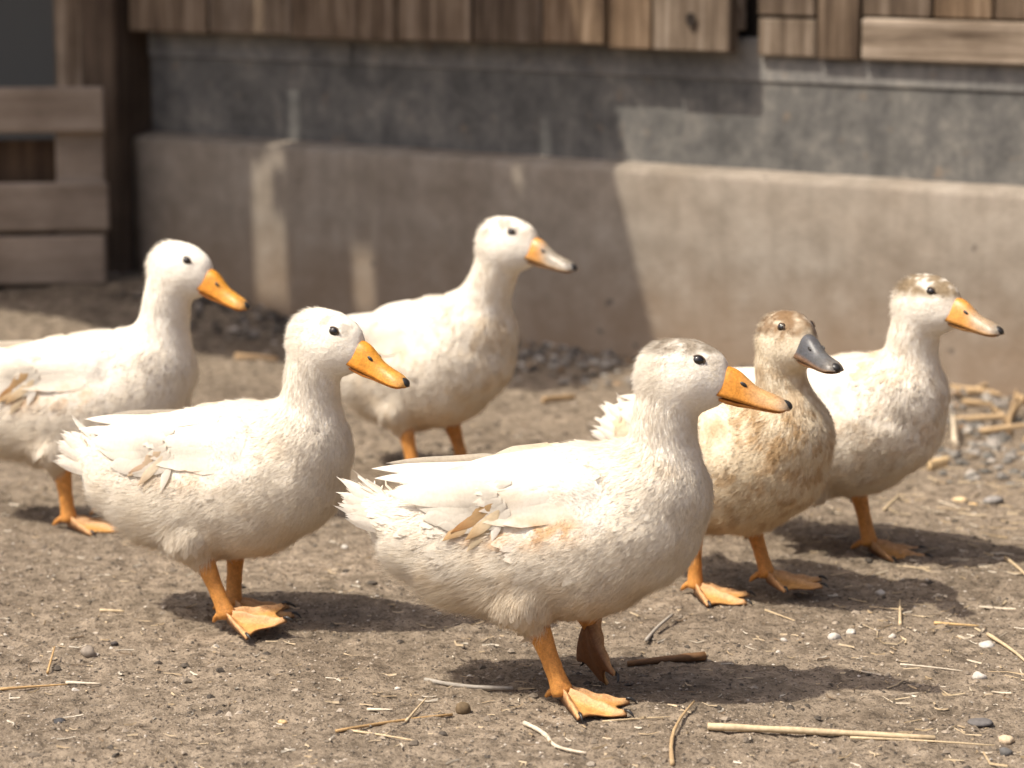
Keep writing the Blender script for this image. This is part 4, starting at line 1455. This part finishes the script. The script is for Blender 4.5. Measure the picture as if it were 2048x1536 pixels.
for (p0, p1, rd, bow), nm in zip(hs, names_):
    straw_thing("husk_scrap", p0, p1, rd * 0.8, (0.40, 0.285, 0.165), nm, "husk", bow, random.uniform(0.0, 0.02), 0.55, HUSK, 0.45)
straw_thing("husk_scrap", (1912, 905), (1908, 868), 0.013, (0.62, 0.53, 0.40), "broad white husk scrap standing by the rightmost duck's breast", "husk", 0.0, 0.012, 0.8, HUSK, 0.35)
straw_thing("husk_scrap", (1858, 942), (1896, 936), 0.011, (0.62, 0.46, 0.26), "pale wedge of husk just under the rightmost duck's breast", "husk", 0.0, 0.0, 0.7, HUSK, 0.4)
straw_thing("wood_chip", (470, 712), (555, 718), 0.008, (0.38, 0.26, 0.145), "pale wood chip on the shaded soil behind the orange-billed duck's neck", "wood chip", 0.05, 0.0, 0.7, None, 0.4)
straw_thing("wood_chip", (1085, 806), (1150, 798), 0.007, (0.38, 0.26, 0.14), "tan wood chip at the edge of the gravel behind the tall duck", "wood chip", 0.05, 0.0, 0.7, None, 0.4)


def scatter(name, n, region, size, colours, label, cat, mode="lump", wts=None, mat=None, seed=0, flat=0.65, zoff=0.0):
    """joined small bits lying on the ground: one countless mass"""
    r = np.random.default_rng(seed)
    XY = region(r, n)
    n = len(XY)
    z = ground_z(XY[:, 0], XY[:, 1])
    sz = size(r, n)
    cols = np.array(colours)[r.choice(len(colours), n, p=wts)] * (0.8 + 0.4 * r.random((n, 1)))
    ang = r.random(n) * 2 * math.pi
    if mode == "lump":
        base = np.array([(1, 0, 0), (.5, .87, 0), (-.5, .87, 0), (-1, 0, 0), (-.5, -.87, 0), (.5, -.87, 0), (.45, .26, .8), (-.45, .26, .85), (0, -.52, .75), (0, 0, -.7)], float)
        tri = np.array([(0, 1, 6), (1, 2, 6), (2, 7, 6), (2, 3, 7), (3, 4, 7), (4, 8, 7), (4, 5, 8), (5, 0, 8), (0, 6, 8), (6, 7, 8), (1, 0, 9), (2, 1, 9), (3, 2, 9), (4, 3, 9), (5, 4, 9), (0, 5, 9)])
        V = base[None] * (1 + 0.28 * r.normal(size=(n, len(base), 3)).clip(-1.6, 1.6)) * np.array([1, 1, flat])
        V = V * sz[:, None, None] * (0.75 + 0.5 * r.random((n, 1, 3)))
        zc = z + sz * flat * 0.15
    else:
        ln = sz[:, None]
        w = (0.0005 + 0.0009 * r.random((n, 1))) * (1 + 0 * ln)
        ts = np.array([0, .5, 1.0])
        bow = r.normal(size=(n, 1)) * 0.12
        V = []
        for t in ts:
            cx_ = (t - .5) * ln; cy_ = bow * ln * math.sin(math.pi * t); tilt = r.normal(size=(n, 1)) * 0.0006
            for (a_, b_) in ((-1, 0), (0, 1), (1, 0)):
                V.append(np.concatenate([cx_, cy_ + a_ * w, b_ * w * 1.1 + 0.0008 + tilt * (1 if a_ else 0)], 1))
        V = np.stack(V, 1)
        tri = np.array([(0, 1, 4), (0, 4, 3), (1, 2, 5), (1, 5, 4), (3, 4, 7), (3, 7, 6), (4, 5, 8), (4, 8, 7)])
        slope = r.normal(size=(n, 1)) * 0.10
        V[:, :, 2] += np.abs(V[:, :, 0] * slope)
        zc = z + 0.0002
    c_, s_ = np.cos(ang)[:, None], np.sin(ang)[:, None]
    X = V[:, :, 0] * c_ - V[:, :, 1] * s_ + XY[:, 0:1]
    Y = V[:, :, 0] * s_ + V[:, :, 1] * c_ + XY[:, 1:2]
    Z = V[:, :, 2] + zc[:, None] + zoff
    k_ = V.shape[1]
    VV = np.stack([X, Y, Z], -1).reshape(-1, 3)
    FF = (np.arange(n)[:, None, None] * k_ + tri[None]).reshape(-1, 3)
    o = mesh_np(name, VV, FF, mat or M_BITS, None, mode == "lump" and False, np.repeat(cols, k_, 0))
    return tag(o, label, cat, kind="stuff")


def wedge(y0, y1, pw=1.0):
    """points spread over the visible strip of yard, kept in front of the wall"""
    def f(r, n):
        y = y0 + (y1 - y0) * r.random(n) ** pw
        x = (r.random(n) * 2 - 1) * (0.19 * y + 0.12)
        P = np.stack([x, y, 0 * x], 1)
        return P[(P - WALL_A) @ WALL_N > 0.015][:, :2]
    return f


scatter("soil_crumbs", 30000, wedge(2.7, 4.6, 1.3), lambda r, n: 0.0009 + 0.0016 * r.random(n) ** 2.5 + 0.0035 * (r.random(n) > 0.985), [(0.27, 0.222, 0.172), (0.17, 0.138, 0.106), (0.075, 0.062, 0.050), (0.36, 0.305, 0.245), (0.48, 0.43, 0.37)],
        "loose crumbs of dry soil strewn over the yard", "soil", wts=[.33, .29, .24, .11, .03], seed=3)
scatter("soil_crumbs", 5000, wedge(4.5, 6.6), lambda r, n: 0.002 + 0.004 * r.random(n) ** 2, [(0.24, 0.19, 0.143), (0.13, 0.104, 0.078), (0.07, 0.056, 0.044), (0.32, 0.265, 0.205)],
        "coarser soil crumbs on the far ground by the wall", "soil", seed=4)
scatter("straw_litter", 2000, wedge(2.7, 4.9, 1.2), lambda r, n: 0.004 + 0.020 * r.random(n) ** 2.2, [(0.44, 0.35, 0.235), (0.34, 0.26, 0.165), (0.50, 0.45, 0.37), (0.16, 0.115, 0.075)],
        "fine straw and fibre litter scattered over the dirt", "straw", "fibre", wts=[.36, .26, .2, .18], mat=M_STRAW, seed=5)


def right_side(r, n):
    x = 0.42 + 0.55 * r.random(n); y = 2.9 + 1.6 * r.random(n)
    return np.stack([x, y], 1)


scatter("straw_litter", 330, right_side, lambda r, n: 0.012 + 0.045 * r.random(n) ** 1.6, [(0.46, 0.37, 0.245), (0.36, 0.275, 0.17), (0.50, 0.43, 0.33)],
        "denser long straw litter on the right of the yard", "straw", "fibre", mat=M_STRAW, seed=6)


def along_wall(s0, s1, depth):
    def f(r, n):
        s = s0 + (s1 - s0) * r.random(n)
        o = 0.012 + depth * r.random(n) ** 1.7
        P = WALL_A + s[:, None] * WALL_T + o[:, None] * WALL_N
        return P[:, :2]
    return f


scatter("gravel", 1050, along_wall(0.50, 2.3, 0.30), lambda r, n: 0.004 + 0.009 * r.random(n) ** 1.8, [(0.22, 0.195, 0.168), (0.13, 0.115, 0.10), (0.34, 0.31, 0.27), (0.26, 0.175, 0.105), (0.07, 0.06, 0.05)],
        "grey gravel lying along the foot of the wall", "gravel", wts=[.34, .26, .18, .12, .10], mat=M_STONE, seed=7, zoff=0.002)
scatter("gravel", 380, along_wall(-0.30, 0.52, 0.22), lambda r, n: 0.004 + 0.011 * r.random(n) ** 2, [(0.20, 0.17, 0.14), (0.10, 0.085, 0.07), (0.30, 0.26, 0.22), (0.05, 0.042, 0.036)],
        "dark gravel and clods at the shaded foot of the wall", "gravel", mat=M_STONE, seed=8, zoff=0.002)


def right_gravel(r, n):
    P = np.stack([0.66 + 0.20 * r.random(n), 4.35 + 0.5 * r.random(n)], 1)
    return P


scatter("gravel", 100, right_gravel, lambda r, n: 0.005 + 0.010 * r.random(n) ** 1.8, [(0.20, 0.182, 0.16), (0.13, 0.12, 0.105), (0.30, 0.27, 0.235), (0.20, 0.15, 0.10)],
        "patch of grey gravel between the husk heap and the rightmost duck", "gravel", mat=M_STONE, seed=9, zoff=0.001)
